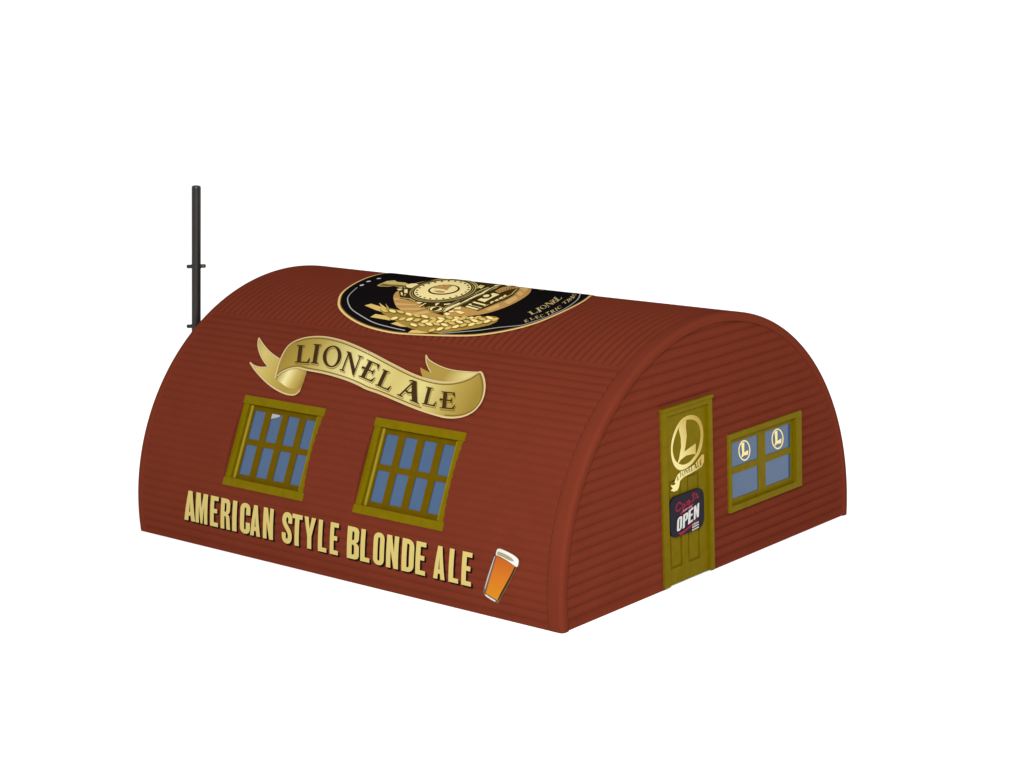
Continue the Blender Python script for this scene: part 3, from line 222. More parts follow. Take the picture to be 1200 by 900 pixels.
LOGO = ramp_mat('logo_gold_print', [(0.0, ink(212, 188, 106, .45)), (0.3, ink(250, 236, 166, .45)), (0.55, ink(244, 228, 154, .45)), (0.75, ink(214, 188, 106, .45)), (1.0, ink(184, 154, 72, .45))], 0.5, -0.9, 1.25)


# ---------------------------------------------------------------- mesh helpers
def link(name, me, parent=None, mats=()):
    for m in mats:
        me.materials.append(m)
    o = bpy.data.objects.new(name, me)
    col.objects.link(o)
    if parent is not None:
        o.parent = parent
    return o


def finish(name, bm, parent, mats, smooth=True, angle=40, bevel=0.0):
    for v in bm.verts:
        v.co *= S
    me = bpy.data.meshes.new(name)
    bm.normal_update()
    bm.to_mesh(me)
    bm.free()
    for p in me.polygons:
        p.use_smooth = smooth
    if smooth:
        me.set_sharp_from_angle(angle=math.radians(angle))
    o = link(name, me, parent, mats)
    if bevel:
        b = o.modifiers.new('bevel', 'BEVEL')
        b.width = bevel * S
        b.segments = 2
        b.limit_method = 'ANGLE'
        b.angle_limit = math.radians(50)
    return o


def grid(bm, P, skip=None):
    """P[i][j] points; quads between them"""
    V = [[bm.verts.new(p) for p in row] for row in P]
    for i in range(len(V) - 1):
        for j in range(len(V[0]) - 1):
            if skip and skip(i, j):
                continue
            a, b, c, d = V[i][j], V[i][j + 1], V[i + 1][j + 1], V[i + 1][j]
            bm.faces.new((a, b, c, d))
    return V


def prism(bm, loop, h0, h1, fn, holes=()):
    """outline (2D) extruded from depth h0 to h1 through fn(u, v, h)"""
    for h, flip in ((h1, False), (h0, True)):
        verts, tris = triangulate([loop], holes, 0)
        vs = [bm.verts.new(fn(u, v, h)) for u, v in verts]
        for t in tris:
            t = tuple(vs[i] for i in (reversed(t) if flip else t))
            try:
                bm.faces.new(t)
            except ValueError:
                pass
    for lp in [loop] + list(holes):
        a = [bm.verts.new(fn(u, v, h0)) for u, v in lp]
        b = [bm.verts.new(fn(u, v, h1)) for u, v in lp]
        n = len(lp)
        for i in range(n):
            j = (i + 1) % n
            bm.faces.new((a[i], a[j], b[j], b[i]))


def rect(u0, v0, u1, v1):
    return [(u0, v0), (u1, v0), (u1, v1), (u0, v1)]


def rrect(u0, v0, u1, v1, r, n=5):
    out = []
    for cx, cy, a in ((u1 - r, v0 + r, -90), (u1 - r, v1 - r, 0), (u0 + r, v1 - r, 90), (u0 + r, v0 + r, 180)):
        for k in range(n + 1):
            t = math.radians(a + 90 * k / n)
            out.append((cx + r * math.cos(t), cy + r * math.sin(t)))
    return out


def ellipse(cx, cy, rx, ry, n=40, tilt=0.0):
    c, s = math.cos(tilt), math.sin(tilt)
    return [(cx + rx * math.cos(t) * c - ry * math.sin(t) * s, cy + rx * math.cos(t) * s + ry * math.sin(t) * c)
            for t in (2 * math.pi * k / n for k in range(n))]


def inside(p, loop):
    x, y = p
    r = False
    n = len(loop)
    for i in range(n):
        x0, y0 = loop[i]
        x1, y1 = loop[i - 1]
        if (y0 > y) != (y1 > y) and x < (x1 - x0) * (y - y0) / (y1 - y0) + x0:
            r = not r
    return r


def triangulate(adds, subs=(), step=0.2):
    """2D shape (union of adds minus subs) -> verts, triangles, with interior points for bending"""
    verts, edges = [], []
    for lp in list(adds) + list(subs):
        i0 = len(verts)
        n = len(lp)
        pts = []
        for k in range(n):
            a, b = lp[k], lp[(k + 1) % n]
            pts.append(a)
            if step:
                m = int(math.hypot(b[0] - a[0], b[1] - a[1]) / step)
                for q in range(1, m + 1):
                    f = q / (m + 1)
                    pts.append((a[0] + (b[0] - a[0]) * f, a[1] + (b[1] - a[1]) * f))
        verts += pts
        edges += [(i0 + k, i0 + (k + 1) % len(pts)) for k in range(len(pts))]
    if step:
        xs = [p[0] for p in verts]
        ys = [p[1] for p in verts]
        y = math.floor(min(ys) / step) * step + step * 0.37
        while y < max(ys):
            x = math.floor(min(xs) / step) * step + step * 0.41
            while x < max(xs):
                if any(inside((x, y), a) for a in adds):
                    verts.append((x, y))
                x += step
            y += step
    r = delaunay_2d_cdt([Vector(v) for v in verts], edges, [], 0, 1e-6)
    vo = [(v.x, v.y) for v in r[0]]
    tris = []
    for f in r[2]:
        f = list(f)
        cx = sum(vo[i][0] for i in f) / len(f)
        cy = sum(vo[i][1] for i in f) / len(f)
        if any(inside((cx, cy), a) for a in adds) and not any(inside((cx, cy), b) for b in subs):
            a = sum(vo[f[i]][0] * vo[f[(i + 1) % len(f)]][1] - vo[f[(i + 1) % len(f)]][0] * vo[f[i]][1] for i in range(len(f)))
            tris.append(f if a > 0 else f[::-1])
    return vo, tris


def smooth_loop(pts, n=4, closed=True):
    out = []
    N = len(pts)
    rng = range(N if closed else N - 1)
    for i in rng:
        if closed:
            p0, p1, p2, p3 = (pts[(i + k) % N] for k in (-1, 0, 1, 2))
        else:
            p0, p1, p2, p3 = (pts[min(max(i + k, 0), N - 1)] for k in (-1, 0, 1, 2))
        for k in range(n):
            t = k / n
            out.append(tuple(0.5 * (2 * p1[c] + (p2[c] - p0[c]) * t + (2 * p0[c] - 5 * p1[c] + 4 * p2[c] - p3[c]) * t * t
                                    + (3 * p1[c] - p0[c] - 3 * p2[c] + p3[c]) * t ** 3) for c in (0, 1)))
    if not closed:
        out.append(tuple(pts[-1]))
    return out


def stroke(pts, w, taper=(1.0, 1.0)):
    L, R = [], []
    n = len(pts)
    for i, p in enumerate(pts):
        a = pts[max(i - 1, 0)]
        b = pts[min(i + 1, n - 1)]
        dx, dy = b[0] - a[0], b[1] - a[1]
        m = math.hypot(dx, dy) or 1
        f = i / (n - 1)
        k = w / 2 * (taper[0] + (taper[1] - taper[0]) * f)
        L.append((p[0] - dy / m * k, p[1] + dx / m * k))
        R.append((p[0] + dy / m * k, p[1] - dx / m * k))
    return L + R[::-1]


class Print:
    """layers of flat printed shapes lying on a surface, gathered into one mesh"""
    def __init__(self, fn, base, dh=0.004, step=0.2):
        self.fn, self.base, self.dh, self.step = fn, base, dh, step
        self.bm = bmesh.new()
        self.uv = self.bm.loops.layers.uv.new('print')
        self.mats = []

    def add(self, m, layer, adds, subs=()):
        if m not in self.mats:
            self.mats.append(m)
        mi = self.mats.index(m)
        if adds and not isinstance(adds[0][0], (list, tuple)):
            adds = [adds]
        h = self.base + self.dh * layer
        ys = [p[1] for a in adds for p in a]
        xs = [p[0] for a in adds for p in a]
        st = self.step if self.step and (max(ys) - min(ys) > 0.3 or max(xs) - min(xs) > 0.6) else 0
        verts, tris = triangulate(adds, subs, st)
        vs = {}
        for t in tris:
            fv = []
            for i in t:
                if i not in vs:
                    vs[i] = self.bm.verts.new(self.fn(verts[i][0], verts[i][1], h))
                fv.append(vs[i])
            try:
                f = self.bm.faces.new(fv)
            except ValueError:
                continue
            f.material_index = mi
            for lp, i in zip(f.loops, t):
                lp[self.uv].uv = verts[i]

    def build(self, name, parent):
        return finish(name, self.bm, parent, self.mats, smooth=True, angle=60)


# ---------------------------------------------------------------- lettering
def sansglyphs():
    g = {}
    t = 0.168
    g['A'] = (0.46, [[(0, 0), (.145, 1), (.315, 1), (.46, 0), (.295, 0), (.272, .17), (.188, .17), (.165, 0)]], [[(.207, .30), (.253, .30), (.23, .66)]])
    g['M'] = (0.56, [[(0, 0), (0, 1), (.21, 1), (.28, .5), (.35, 1), (.56, 1), (.56, 0), (.405, 0), (.405, .6), (.325, 0), (.235, 0), (.155, .6), (.155, 0)]], [])
    g['E'] = (0.36, [[(0, 0), (0, 1), (.36, 1), (.36, .86), (t, .86), (t, .59), (.32, .59), (.32, .45), (t, .45), (t, .14), (.36, .14), (.36, 0)]], [])
    g['L'] = (0.35, [[(0, 0), (0, 1), (t, 1), (t, .14), (.35, .14), (.35, 0)]], [])
    g['I'] = (t, [[(0, 0), (0, 1), (t, 1), (t, 0)]], [])
    g['T'] = (0.40, [[(.117, 0), (.117, .86), (0, .86), (0, 1), (.40, 1), (.40, .86), (.283, .86), (.283, 0)]], [])
    g['N'] = (0.43, [[(0, 0), (0, 1), (.175, 1), (.275, .5), (.275, 1), (.43, 1), (.43, 0), (.27, 0), (.155, .56), (.155, 0)]], [])
    g['Y'] = (0.46, [[(.147, 0), (.147, .4), (0, 1), (.165, 1), (.23, .62), (.295, 1), (.46, 1), (.313, .4), (.313, 0)]], [])
    g['O'] = (0.42, [rrect(0, 0, .42, 1, .19)], [rrect(t, .14, .42 - t, .86, .044)])
    g['C'] = (0.41, [rrect(0, 0, .41, 1, .19)], [rrect(t, .14, .41 - t, .86, .04), rect(t + .02, .38, .5, .62)])
    g['D'] = (0.42, [[(0, 0), (0, 1), (.2, 1)] + [(.2 + .22 * math.sin(a), 1 - .22 + .22 * math.cos(a)) for a in (.4, .8, 1.2, 1.57)] + [(.2 + .22 * math.cos(a), .22 - .22 * math.sin(a)) for a in (0, .4, .8, 1.2, 1.57)]], [[(t, .14), (t, .86), (.225, .86), (.255, .82), (.255, .18), (.225, .14)]])
    g['P'] = (0.41, [[(0, 0), (0, 1), (.25, 1), (.35, .97), (.41, .88), (.41, .56), (.35, .47), (.25, .43), (t, .43), (t, 0)]], [[(t, .57), (t, .86), (.22, .86), (.245, .82), (.245, .61), (.22, .57)]])
    g['R'] = (0.43, [[(0, 0), (0, 1), (.26, 1), (.36, .97), (.415, .88), (.415, .62), (.38, .54), (.32, .5), (.38, .46), (.405, .38), (.43, 0), (.265, 0), (.25, .36), (.23, .42), (t, .43), (t, 0)]], [[(t, .57), (t, .86), (.22, .86), (.25, .82), (.25, .61), (.22, .57)]])
    g['B'] = (0.42, [[(0, 0), (0, 1), (.26, 1), (.36, .97), (.405, .88), (.405, .63), (.37, .55), (.31, .515), (.38, .47), (.42, .4), (.42, .12), (.37, .03), (.27, 0)]], [[(t, .59), (t, .86), (.22, .86), (.245, .82), (.245, .63), (.22, .59)], [(t, .14), (t, .45), (.23, .45), (.255, .41), (.255, .18), (.23, .14)]])
    sp = smooth_loop([(.328, .66), (.33, .80), (.29, .895), (.21, .925), (.125, .895), (.088, .81), (.09, .71), (.13, .61), (.21, .51), (.29, .41), (.328, .31), (.33, .2), (.29, .105), (.21, .075), (.125, .105), (.086, .2), (.088, .34)], 3, False)
    g['S'] = (0.415, [stroke(sp, .16)], [])
    return g


SANS = sansglyphs()


def ring(cx, cy, rx, ry, ix, iy, tilt=0, n=36):
    return ellipse(cx, cy, rx, ry, n), ellipse(cx, cy, ix, iy, n, tilt)


def serifglyphs():
    """old style capitals in a 1 x 1 box"""
    g = {}
    g['L'] = ([[(0, 0), (.95, 0), (1, .3), (.95, .3), (.82, .08), (.4, .07), (.4, .93), (.54, .96), (.54, 1), (0, 1), (0, .96), (.14, .93), (.14, .07), (0, .04)]], [])
    g['I'] = ([[(0, 0), (1, 0), (1, .04), (.76, .08), (.76, .92), (1, .96), (1, 1), (0, 1), (0, .96), (.24, .92), (.24, .08), (0, .04)]], [])
    g['O'] = ([ellipse(.5, .5, .5, .52, 40)], [ellipse(.5, .5, .31, .45, 40, 0.12)])
    g['N'] = ([[(0, 0), (.3, 0), (.3, .04), (.2, .07), (.2, .8), (.78, -.02), (.86, -.02), (.86, .93), (1, .96), (1, 1), (.68, 1), (.68, .96), (.79, .93), (.79, .3), (.26, 1), (0, 1), (0, .96), (.12, .9), (.12, .07), (0, .04)]], [])
    g['E'] = ([[(0, 0), (.92, 0), (1, .28), (.95, .28), (.8, .08), (.42, .07), (.42, .46), (.66, .46), (.72, .36), (.77, .36), (.77, .66), (.72, .66), (.66, .54), (.42, .54), (.42, .93), (.76, .92), (.88, .74), (.93, .74), (.9, 1), (0, 1), (0, .96), (.16, .93), (.16, .56), (-.02, .58), (-.06, .5), (-.02, .43), (.16, .46), (.16, .07), (0, .04)]], [])
    g['A'] = ([[(-.08, 0), (.22, 0), (.22, .04), (.12, .07), (.24, .32), (.4, .26), (.56, .34), (.66, .07), (.56, .04), (.56, 0), (1.04, 0), (1.04, .04), (.94, .07), (.6, 1.0), (.36, .98), (.22, .9), (.28, .87), (.42, .9), (.03, .07), (-.08, .04)]],
              [[(.28, .42), (.4, .36), (.53, .42), (.43, .74)]])
    g['C'] = ([ellipse(.5, .5, .5, .52, 36)], [ellipse(.55, .5, .33, .44, 36), [(.6, .32), (1.1, .16), (1.1, .8), (.6, .66)]])
    g['T'] = ([[(.2, 0), (.8, 0), (.8, .04), (.63, .08), (.63, .92), (.88, .9), (.95, .72), (1, .72), (1, 1), (0, 1), (0, .72), (.05, .72), (.12, .9), (.37, .92), (.37, .08), (.2, .04)]], [])
    g['R'] = ([[(0, 0), (.5, 0), (.5, .04), (.38, .08), (.38, .46), (.46, .46), (.74, 0), (1.02, 0), (1.02, .05), (.92, .07), (.68, .48), (.84, .58), (.88, .76), (.8, .92), (.6, 1), (0, 1), (0, .96), (.14, .92), (.14, .08), (0, .04)]], [[(.38, .54), (.5, .54), (.62, .62), (.64, .76), (.58, .88), (.48, .92), (.38, .92)]])
    return g


SERIF = serifglyphs()


def place(poly, tri):
    (x0, y0), (x1, y1), (x2, y2) = tri
    return [(x0 + (x1 - x0) * u + (x2 - x0) * v, y0 + (y1 - y0) * u + (y2 - y0) * v) for u, v in poly]


def offset(poly, dx, dy):
    return [(x + dx, y + dy) for x, y in poly]


def scale_loop(loop, k, c):
    return [(c[0] + (x - c[0]) * k, c[1] + (y - c[1]) * k) for x, y in loop]


# ---------------------------------------------------------------- the hut
hut = bpy.data.objects.new('beer_hut', None)
hut.location = (0, 0, 0)
col.objects.link(hut)
hut['label'] = 'brick-red ribbed half-round hut with olive windows and door, gold banner and roof emblem'
hut['category'] = 'building'

# plane of the two side windows: a chord of the curved wall
VV = Vector((0, 0.41479, 0.90992))
NN = Vector((0, -0.90992, 0.41479))
MID = surf(0, math.radians(-66.0) * RA) - Vector((0, -0.90992, 0.41479)) * 0.135 + Vector((0, 0.41479, 0.90992)) * 0.017
WIN_X = (-8.40, -4.37)
WIN_HW, WIN_HH = 1.26, 1.005


def winp(xc):
    def f(u, v, h):
        return Vector((xc + u, 0, 0)) + Vector((0, MID.y, MID.z)) + VV * v + NN * h
    return f


def v_to_s(v):
    p = Vector((0, MID.y, MID.z)) + VV * v
    return math.atan2(p.y / RY, (p.z - ZC) / RZ) * RA


HOLE_S = (v_to_s(-WIN_HH + .01), v_to_s(WIN_HH - .01))

RIMF = 0.17             # the far end's band is narrower
X0, X1 = -LEN + RIMF, -RIM
DR, DS, DE = 0.027, 0.025, 0.044
EDGE_S = math.radians(30) * RA


def scallop(p, d):
    """rounded ridge, sharp valley; p in periods"""
    a = abs(math.sin(math.pi * p))
    return -d * (1 - a ** 0.9)


# roof: ribs run across the hut, each ending in a rounded nose
bm = bmesh.new()
nr = int(round((X1 - X0) / RIB))
pitch = (X1 - X0) / nr
xs = [X0 + (X1 - X0) * i / (nr * 10) for i in range(nr * 10 + 1)]
ss = []
for k in range(0, 61):
    ss.append(-EDGE_S + 0.13 + (2 * EDGE_S - 0.26) * k / 60)
tip = [0.0, 0.02, 0.035, 0.05, 0.065, 0.08, 0.095, 0.11]
ss = [-EDGE_S + t for t in tip] + ss + [EDGE_S - t for t in reversed(tip)]
P = []
for s in ss:
    e = min(s + EDGE_S, EDGE_S - s)
    f = min(max((e - 0.02) / 0.09, 0), 1)
    f = math.sqrt(max(1 - (1 - f) ** 2, 0))
    row = []
    for x in xs:
        p = (x - X0) / pitch
        c = 0.5 - 0.5 * math.cos(2 * math.pi * p)
        row.append(surf(x, s, -DR + DR * (c ** 0.8) * f))
    P.append(row)
grid(bm, P)
finish('roof', bm, hut, [RED], angle=70)


# sides: level corrugations, with openings for the windows on the front
def side(sign, holes):
    bm = bmesh.new()
    s0, s1 = EDGE_S, SB
    g0, g1 = EDGE_S + 0.10, SB - 0.12
    n = int(round((g1 - g0) / 0.193))
    ss = [s0]
    nsub = 12
    for k in range(n * nsub + 1):
        ss.append(g0 + (g1 - g0) * k / (n * nsub))
    ss.append(s1)
    hs = [-s for s in HOLE_S]
    for q in (min(hs), max(hs)):
        i = min(range(len(ss)), key=lambda k: abs(ss[k] - q))
        ss[i] = q
    xs = sorted([X0 + (X1 - X0) * i / 24 for i in range(25)] + [x + d for x in WIN_X for d in (-WIN_HW + .005, WIN_HW - .005)])
    P = []
    for s in ss:
        if s <= g0:
            h = -DS * (1 - min((g0 - s) / 0.03, 1)) if s < g0 else -DS
            h = 0.0 if s < g0 else -DS
        elif s >= g1:
            h = -DS if s < s1 else 0.0
            h = 0.0 if s > g1 + 1e-6 else -DS
        else:
            h = scallop((s - g0) / (g1 - g0) * n, DS)
        P.append([surf(x, sign * s, h) for x in xs])

    def skip(i, j):
        if not holes:
            return False
        sm = (ss[i] + ss[i + 1]) / 2
        xm = (xs[j] + xs[j + 1]) / 2
        return min(hs) < sm < max(hs) and any(abs(xm - c) < WIN_HW - .01 for c in WIN_X)
    grid(bm, P, skip)
    if holes:
        # the cut edges of the wall round each window opening
        rows = [s for s in ss if min(hs) - 1e-6 <= s <= max(hs) + 1e-6]
        for c in WIN_X:
            for d in (-WIN_HW + .005, WIN_HW - .005):
                grid(bm, [[P[ss.index(s)][xs.index(c + d)], surf(c + d, sign * s, -.3)] for s in rows])
            for s in (rows[0], rows[-1]):
                grid(bm, [[p, surf(p.x, sign * s, -.3)] for p in P[ss.index(s)] if abs(p.x - c) < WIN_HW])
    return finish('side_wall', bm, hut, [RED], angle=70)


side(-1, True)
side(1, False)


# plain rounded rim at each end of the shell
def rim(xe, sg, RIM, r):
    bm = bmesh.new()
    prof = [(-RIM - 0.03, -0.08), (-RIM, -0.006), (-RIM + 0.012, 0.0), (-RIM * .6 - .02, 0.001), (-r, 0.0)]
    for k in range(1, 8):
        a = math.radians(90 * k / 7)
        prof.append((-r + r * math.sin(a), -r + r * math.cos(a)))
    prof += [(0.0, -0.17), (-0.006, -0.185), (-0.045, -0.20), (-0.10, -0.205)]
    n = 160
    P = []
    for k in range(n + 1):
        s = -SB + 2 * SB * k / n
        row = []
        for u, h in prof:
            p = surf(xe + sg * u, s, h)
            if k in (0, n):
                p.z = 0.0
            row.append(p)
        P.append(row)
    grid(bm, P)
    # closing caps at the feet are hidden against the table
    return finish('end_rim', bm, hut, [REDRIM], angle=55)


rim(0.03, 1, RIM + .03, 0.085)
rim(-LEN, -1, RIMF, 0.03)

# end walls: level corrugations inside the rim
DOOR_Y, DOOR_Z = (-1.78, -0.075), 3.71
EW_Y, EW_Z = (0.47, 3.17), (1.075, 2.75)
IN = 0.19


def end_wall(xe, sg, openings):
    bm = bmesh.new()
    ztop = ZC + RZ - IN
    zp = 0.213
    g0 = 0.16
    zs = [0.0]
    nsub = 10
    n = int((ztop - g0) / zp) + 1
    for k in range(n * nsub + 1):
        z = g0 + zp * k / nsub
        if z < ztop - 0.01:
            zs.append(z)
    zs.append(ztop - 0.004)
    holes = []
    if openings:
        holes = [(DOOR_Y[0] + .06, DOOR_Y[1] - .06, -1, DOOR_Z - .06), (EW_Y[0] + .06, EW_Y[1] - .06, EW_Z[0] + .06, EW_Z[1] - .06)]
        for q in (DOOR_Z - .06, EW_Z[0] + .06, EW_Z[1] - .06):
            i = min(range(len(zs)), key=lambda k: abs(zs[k] - q))
            zs[i] = q
    ops = ((DOOR_Y[0], DOOR_Y[1], -1, DOOR_Z), (EW_Y[0], EW_Y[1], EW_Z[0], EW_Z[1]))
    cols, flat = [], []
    for a, b, c, d_ in ops:          # grooves run out just before the door and window frames
        cols += [a - .055, a - .012, a + .06, b - .06, b + .012, b + .055]
        flat += [None, (c, d_), (c, d_), (c, d_), (c, d_), None]
    P, mids = [], []
    for z in zs:
        c = (z - ZC) / (RZ - IN)
        yb = (RY - IN) * math.sqrt(max(1 - c * c, 0))
        f = min(1.0, yb / 3.6)
        ys = [-yb, -yb + .03 * f, -yb + .07 * f, -yb + .12 * f] + [q * f for q in cols] + [yb - .12 * f, yb - .07 * f, yb - .03 * f, yb]
        row = []
        for j, y in enumerate(ys):
            h = 0.0 if z < g0 - 1e-6 else scallop((z - g0) / zp, DE)
            k = min(j, len(ys) - 1 - j)
            h *= (0.0, 0.35, 0.8, 1.0)[min(k, 3)]
            rng = flat[j - 4] if openings and 4 <= j < 4 + len(flat) else None
            if rng and rng[0] - .02 < z < rng[1] + .02:
                h *= 0.15
            row.append(Vector((xe + sg * (-0.012 + h), y, z)))
        P.append(row)
        mids.append(ys)

    def skip(i, j):
        zm = (zs[i] + zs[i + 1]) / 2
        ym = (mids[i][j] + mids[i][j + 1]) / 2
        return any(a < ym < b and c < zm < d_ for a, b, c, d_ in holes)
    grid(bm, P, skip)
    return finish('end_wall', bm, hut, [RED], angle=70)


end_wall(0.0, 1, True)
end_wall(-LEN, -1, False)


# side windows: frame > sash, glass
def frame_ring(bm, fn, u0, v0, u1, v1, w, h0, h1):
    """four mitred boards round an opening, as one ring"""
    prism(bm, rect(u0, v0, u1, v1), h0, h1, fn, [rect(u0 + w, v0 + w, u1 - w, v1 - w)])


for xc in WIN_X:
    fn = winp(xc)
    win = bpy.data.objects.new('window', None)
    col.objects.link(win)
    win.parent = hut
    win.location = fn(0, 0, 0) * S
    inv = Vector(win.location) / S

    def fl(u, v, h, fn=fn, inv=inv):
        return fn(u, v, h) - inv
    bm = bmesh.new()
    frame_ring(bm, fl, -WIN_HW, -WIN_HH, WIN_HW, WIN_HH, .175, -.30, .03)
    # raised head and sill boards
    prism(bm, rect(-WIN_HW - .004, WIN_HH - .17, WIN_HW + .012, WIN_HH + .006), -.1, .046, fl)
    prism(bm, rect(-WIN_HW - .004, -WIN_HH - .006, WIN_HW + .012, -WIN_HH + .17), -.1, .046, fl)
    finish('frame', bm, win, [OLIVE], bevel=.014, angle=30)
    # rounded stop beads down both jambs
    for e in (-1, 1):
        bm = bmesh.new()
        uc = e * (WIN_HW - .225)
        grid(bm, [[fl(uc + .042 * math.cos(math.pi * k / 8), v, -.055 + .05 * math.sin(math.pi * k / 8)) for k in range(9)] for v in (-.82, .82)])
        finish('stop_bead', bm, win, [BEAD], angle=60)
    bm = bmesh.new()
    u0 = -.958
    holes = []
    for k in range(4):
        a = u0 + .538 * k
        holes.append(rect(a, .085, a + .350, .722))
        holes.append(rect(a, -.705, a + .350, -.042))
    prism(bm, rect(-1.1, -.84, 1.1, .84), -.2, -.062, fl, holes)
    finish('sash', bm, win, [OLIVE2], bevel=.010, angle=30)
    bm = bmesh.new()
    prism(bm, rect(-1.09, -.83, 1.09, .83), -.115, -.080, fl)
    finish('glass', bm, win, [GLASS], angle=30)

# glare on one upper pane of the farther window, painted as a pale corner
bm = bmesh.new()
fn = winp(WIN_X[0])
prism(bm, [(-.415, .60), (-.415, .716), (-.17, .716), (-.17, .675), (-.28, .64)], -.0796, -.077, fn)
glint = finish('pane_glint', bm, None, [GREY], smooth=False)
glint.parent = [o for o in hut.children if o.name == 'window'][0]
glint.matrix_parent_inverse = Matrix.Translation(-Vector(glint.parent.location))

# end window
win = bpy.data.objects.new('window', None)
col.objects.link(win)
win.parent = hut
win['label'] = 'four-pane end window with small gold initials on its upper panes'
bm = bmesh.new()
prism(bm, rect(EW_Y[0], EW_Z[0], EW_Y[1], EW_Z[1]), -.22, .03, endp, [rect(EW_Y[0] + .10, EW_Z[0] + .13, EW_Y[1] - .21, EW_Z[1] - .12)])
finish('frame', bm, win, [OLIVE], bevel=.012, angle=30)
bm = bmesh.new()
holes = [rect(a, b, c, d_) for a, c in ((.71, 1.655), (1.925, 2.88)) for b, d_ in ((1.315, 1.85), (1.995, 2.515))]
prism(bm, rect(EW_Y[0] + .07, EW_Z[0] + .1, EW_Y[1] - .18, EW_Z[1] - .1), -.18, -.06, endp, holes)
finish('sash', bm, win, [OLIVE], bevel=.010, angle=30)
bm = bmesh.new()
prism(bm, rect(EW_Y[0] + .08, EW_Z[0] + .12, EW_Y[1] - .19, EW_Z[1] - .12), -.115, -.076, endp)
finish('glass', bm, win, [GLASS], angle=30)
for (o_, i_), L_ in zip(ART['pane_rings'], ART['pane_Ls']):
    pr = Print(endp, -.0745, step=0)
    pr.add(PALE, 0, [o_], [i_])
    pr.add(PALE, 1, [L_])
    pr.build('gold_initial', win)

# door: frame, panelled leaf, printed logo
door = bpy.data.objects.new('door', None)
col.objects.link(door)
door.parent = hut
bm = bmesh.new()
y0, y1 = DOOR_Y
jw, jr = .19, .13
prism(bm, [(y0, .035), (y0 + jw, .035), (y0 + jw, DOOR_Z - .15), (y1 - jr, DOOR_Z - .15), (y1 - jr, .035), (y1, .035), (y1, DOOR_Z), (y0, DOOR_Z)], -.2, .03, endp)
prism(bm, rect(y0 - .01, DOOR_Z - .045, y1 + .006, DOOR_Z + .02), -.1, .055, endp)
finish('door_frame', bm, door, [OLIVE], bevel=.012, angle=30)
bm = bmesh.new()
ya, yb = y0 + jw - .01, y1 - jr + .01
H = -.03
pan = [rect(-1.50, .36, -1.10, 2.2), rect(-.90, .36, -.50, 2.2)]
prism(bm, rect(ya, .03, yb, DOOR_Z - .14), -.14, H, endp, pan)
for (p0, p1, p2, p3) in pan:
    u0, v0, u1, v1 = p0[0], p0[1], p2[0], p2[1]
    prism(bm, rect(u0, v0, u1, v1), -.14, H - .035, endp)
    prism(bm, rect(u0 + .05, v0 + .05, u1 - .05, v1 - .05), H - .036, H - .012, endp)
finish('door_leaf', bm, door, [OLIVE], bevel=.008, angle=30)
pr = Print(endp, H + .003, step=0)
pr.add(LOGO, 0, [smooth_loop(ART['door_ring'], 3)], [smooth_loop(ART['door_ring_hole'], 3)])
pr.add(LOGO, 1, [ART['door_L']])
pr.add(DKGOLD, 2, [scale_loop(ART['door_ribbon'], 1.03, (-1.05, 2.4))])
pr.add(LOGO, 3, [ART['door_ribbon']])
for ch, tri in ART['door_ribbon_letters']:
    a, b = SERIF[ch]
    pr.add(BROWN, 4, [place(q, tri) for q in a], [place(q, tri) for q in b])
pr.build('gold_logo', door)

# the sign hung on the door
sign = bpy.data.objects.new('open_sign', None)
col.objects.link(sign)
sign['label'] = 'black rounded square sign reading Come In OPEN hung on the olive door'
sign['category'] = 'sign'
q = ART['sign_quad']
sy0, sy1 = (q[0][0] + q[3][0]) / 2, (q[1][0] + q[2][0]) / 2
sz0, sz1 = (q[3][1] + q[2][1]) / 2, (q[0][1] + q[1][1]) / 2
sign.location = (0.0, (sy0 + sy1) / 2 * S, sz0 * S)
so = Vector(sign.location) / S


def sgp(y, z, h):
    return endp(y, z, h) - so


bm = bmesh.new()
prism(bm, rrect(sy0, sz0, sy1, sz1, .2), H + .002, .026, sgp)
finish('board', bm, sign, [SIGNBLACK], bevel=.008, angle=30)
pr = Print(sgp, .028, dh=.003, step=0)
pr.add(SIGNRED, 1, [ART['sign_ribbon']])
pr.add(SIGNRED, 1, [ART['sign_swoosh']])
for ln in ART['sign_script']:
    pr.add(SIGNRED, 0, [stroke(smooth_loop(ln, 4, False), .030)])
for ln in ART['sign_weare']:
    pr.add(SIGNPINK, 2, [stroke(ln, .016)])
for ch, tri in ART['sign_open']:
    w_, a, b = SANS[ch]
    pr.add(WHITE, 3, [place([(x / w_, y) for x, y in p], tri) for p in a], [place([(x / w_, y) for x, y in p], tri) for p in b])
for ln in ART['sign_lines']:
    (ax, ay), (bx, by) = ln
    n = 9
    for k in range(n):
        f0, f1 = k / n, (k + .72) / n
        pr.add(WHITE, 1, [stroke([(ax + (bx - ax) * f0, ay + (by - ay) * f0), (ax + (bx - ax) * f1, ay + (by - ay) * f1)], .032)])
pr.build('lettering', sign)

# ---------------------------------------------------------------- printed banner
B0 = .006
pr = Print(surf, B0)


def edge(pts, w, layer, m=EDGE):
    pr.add(m, layer, [stroke(smooth_loop(pts, 3, False), w)])


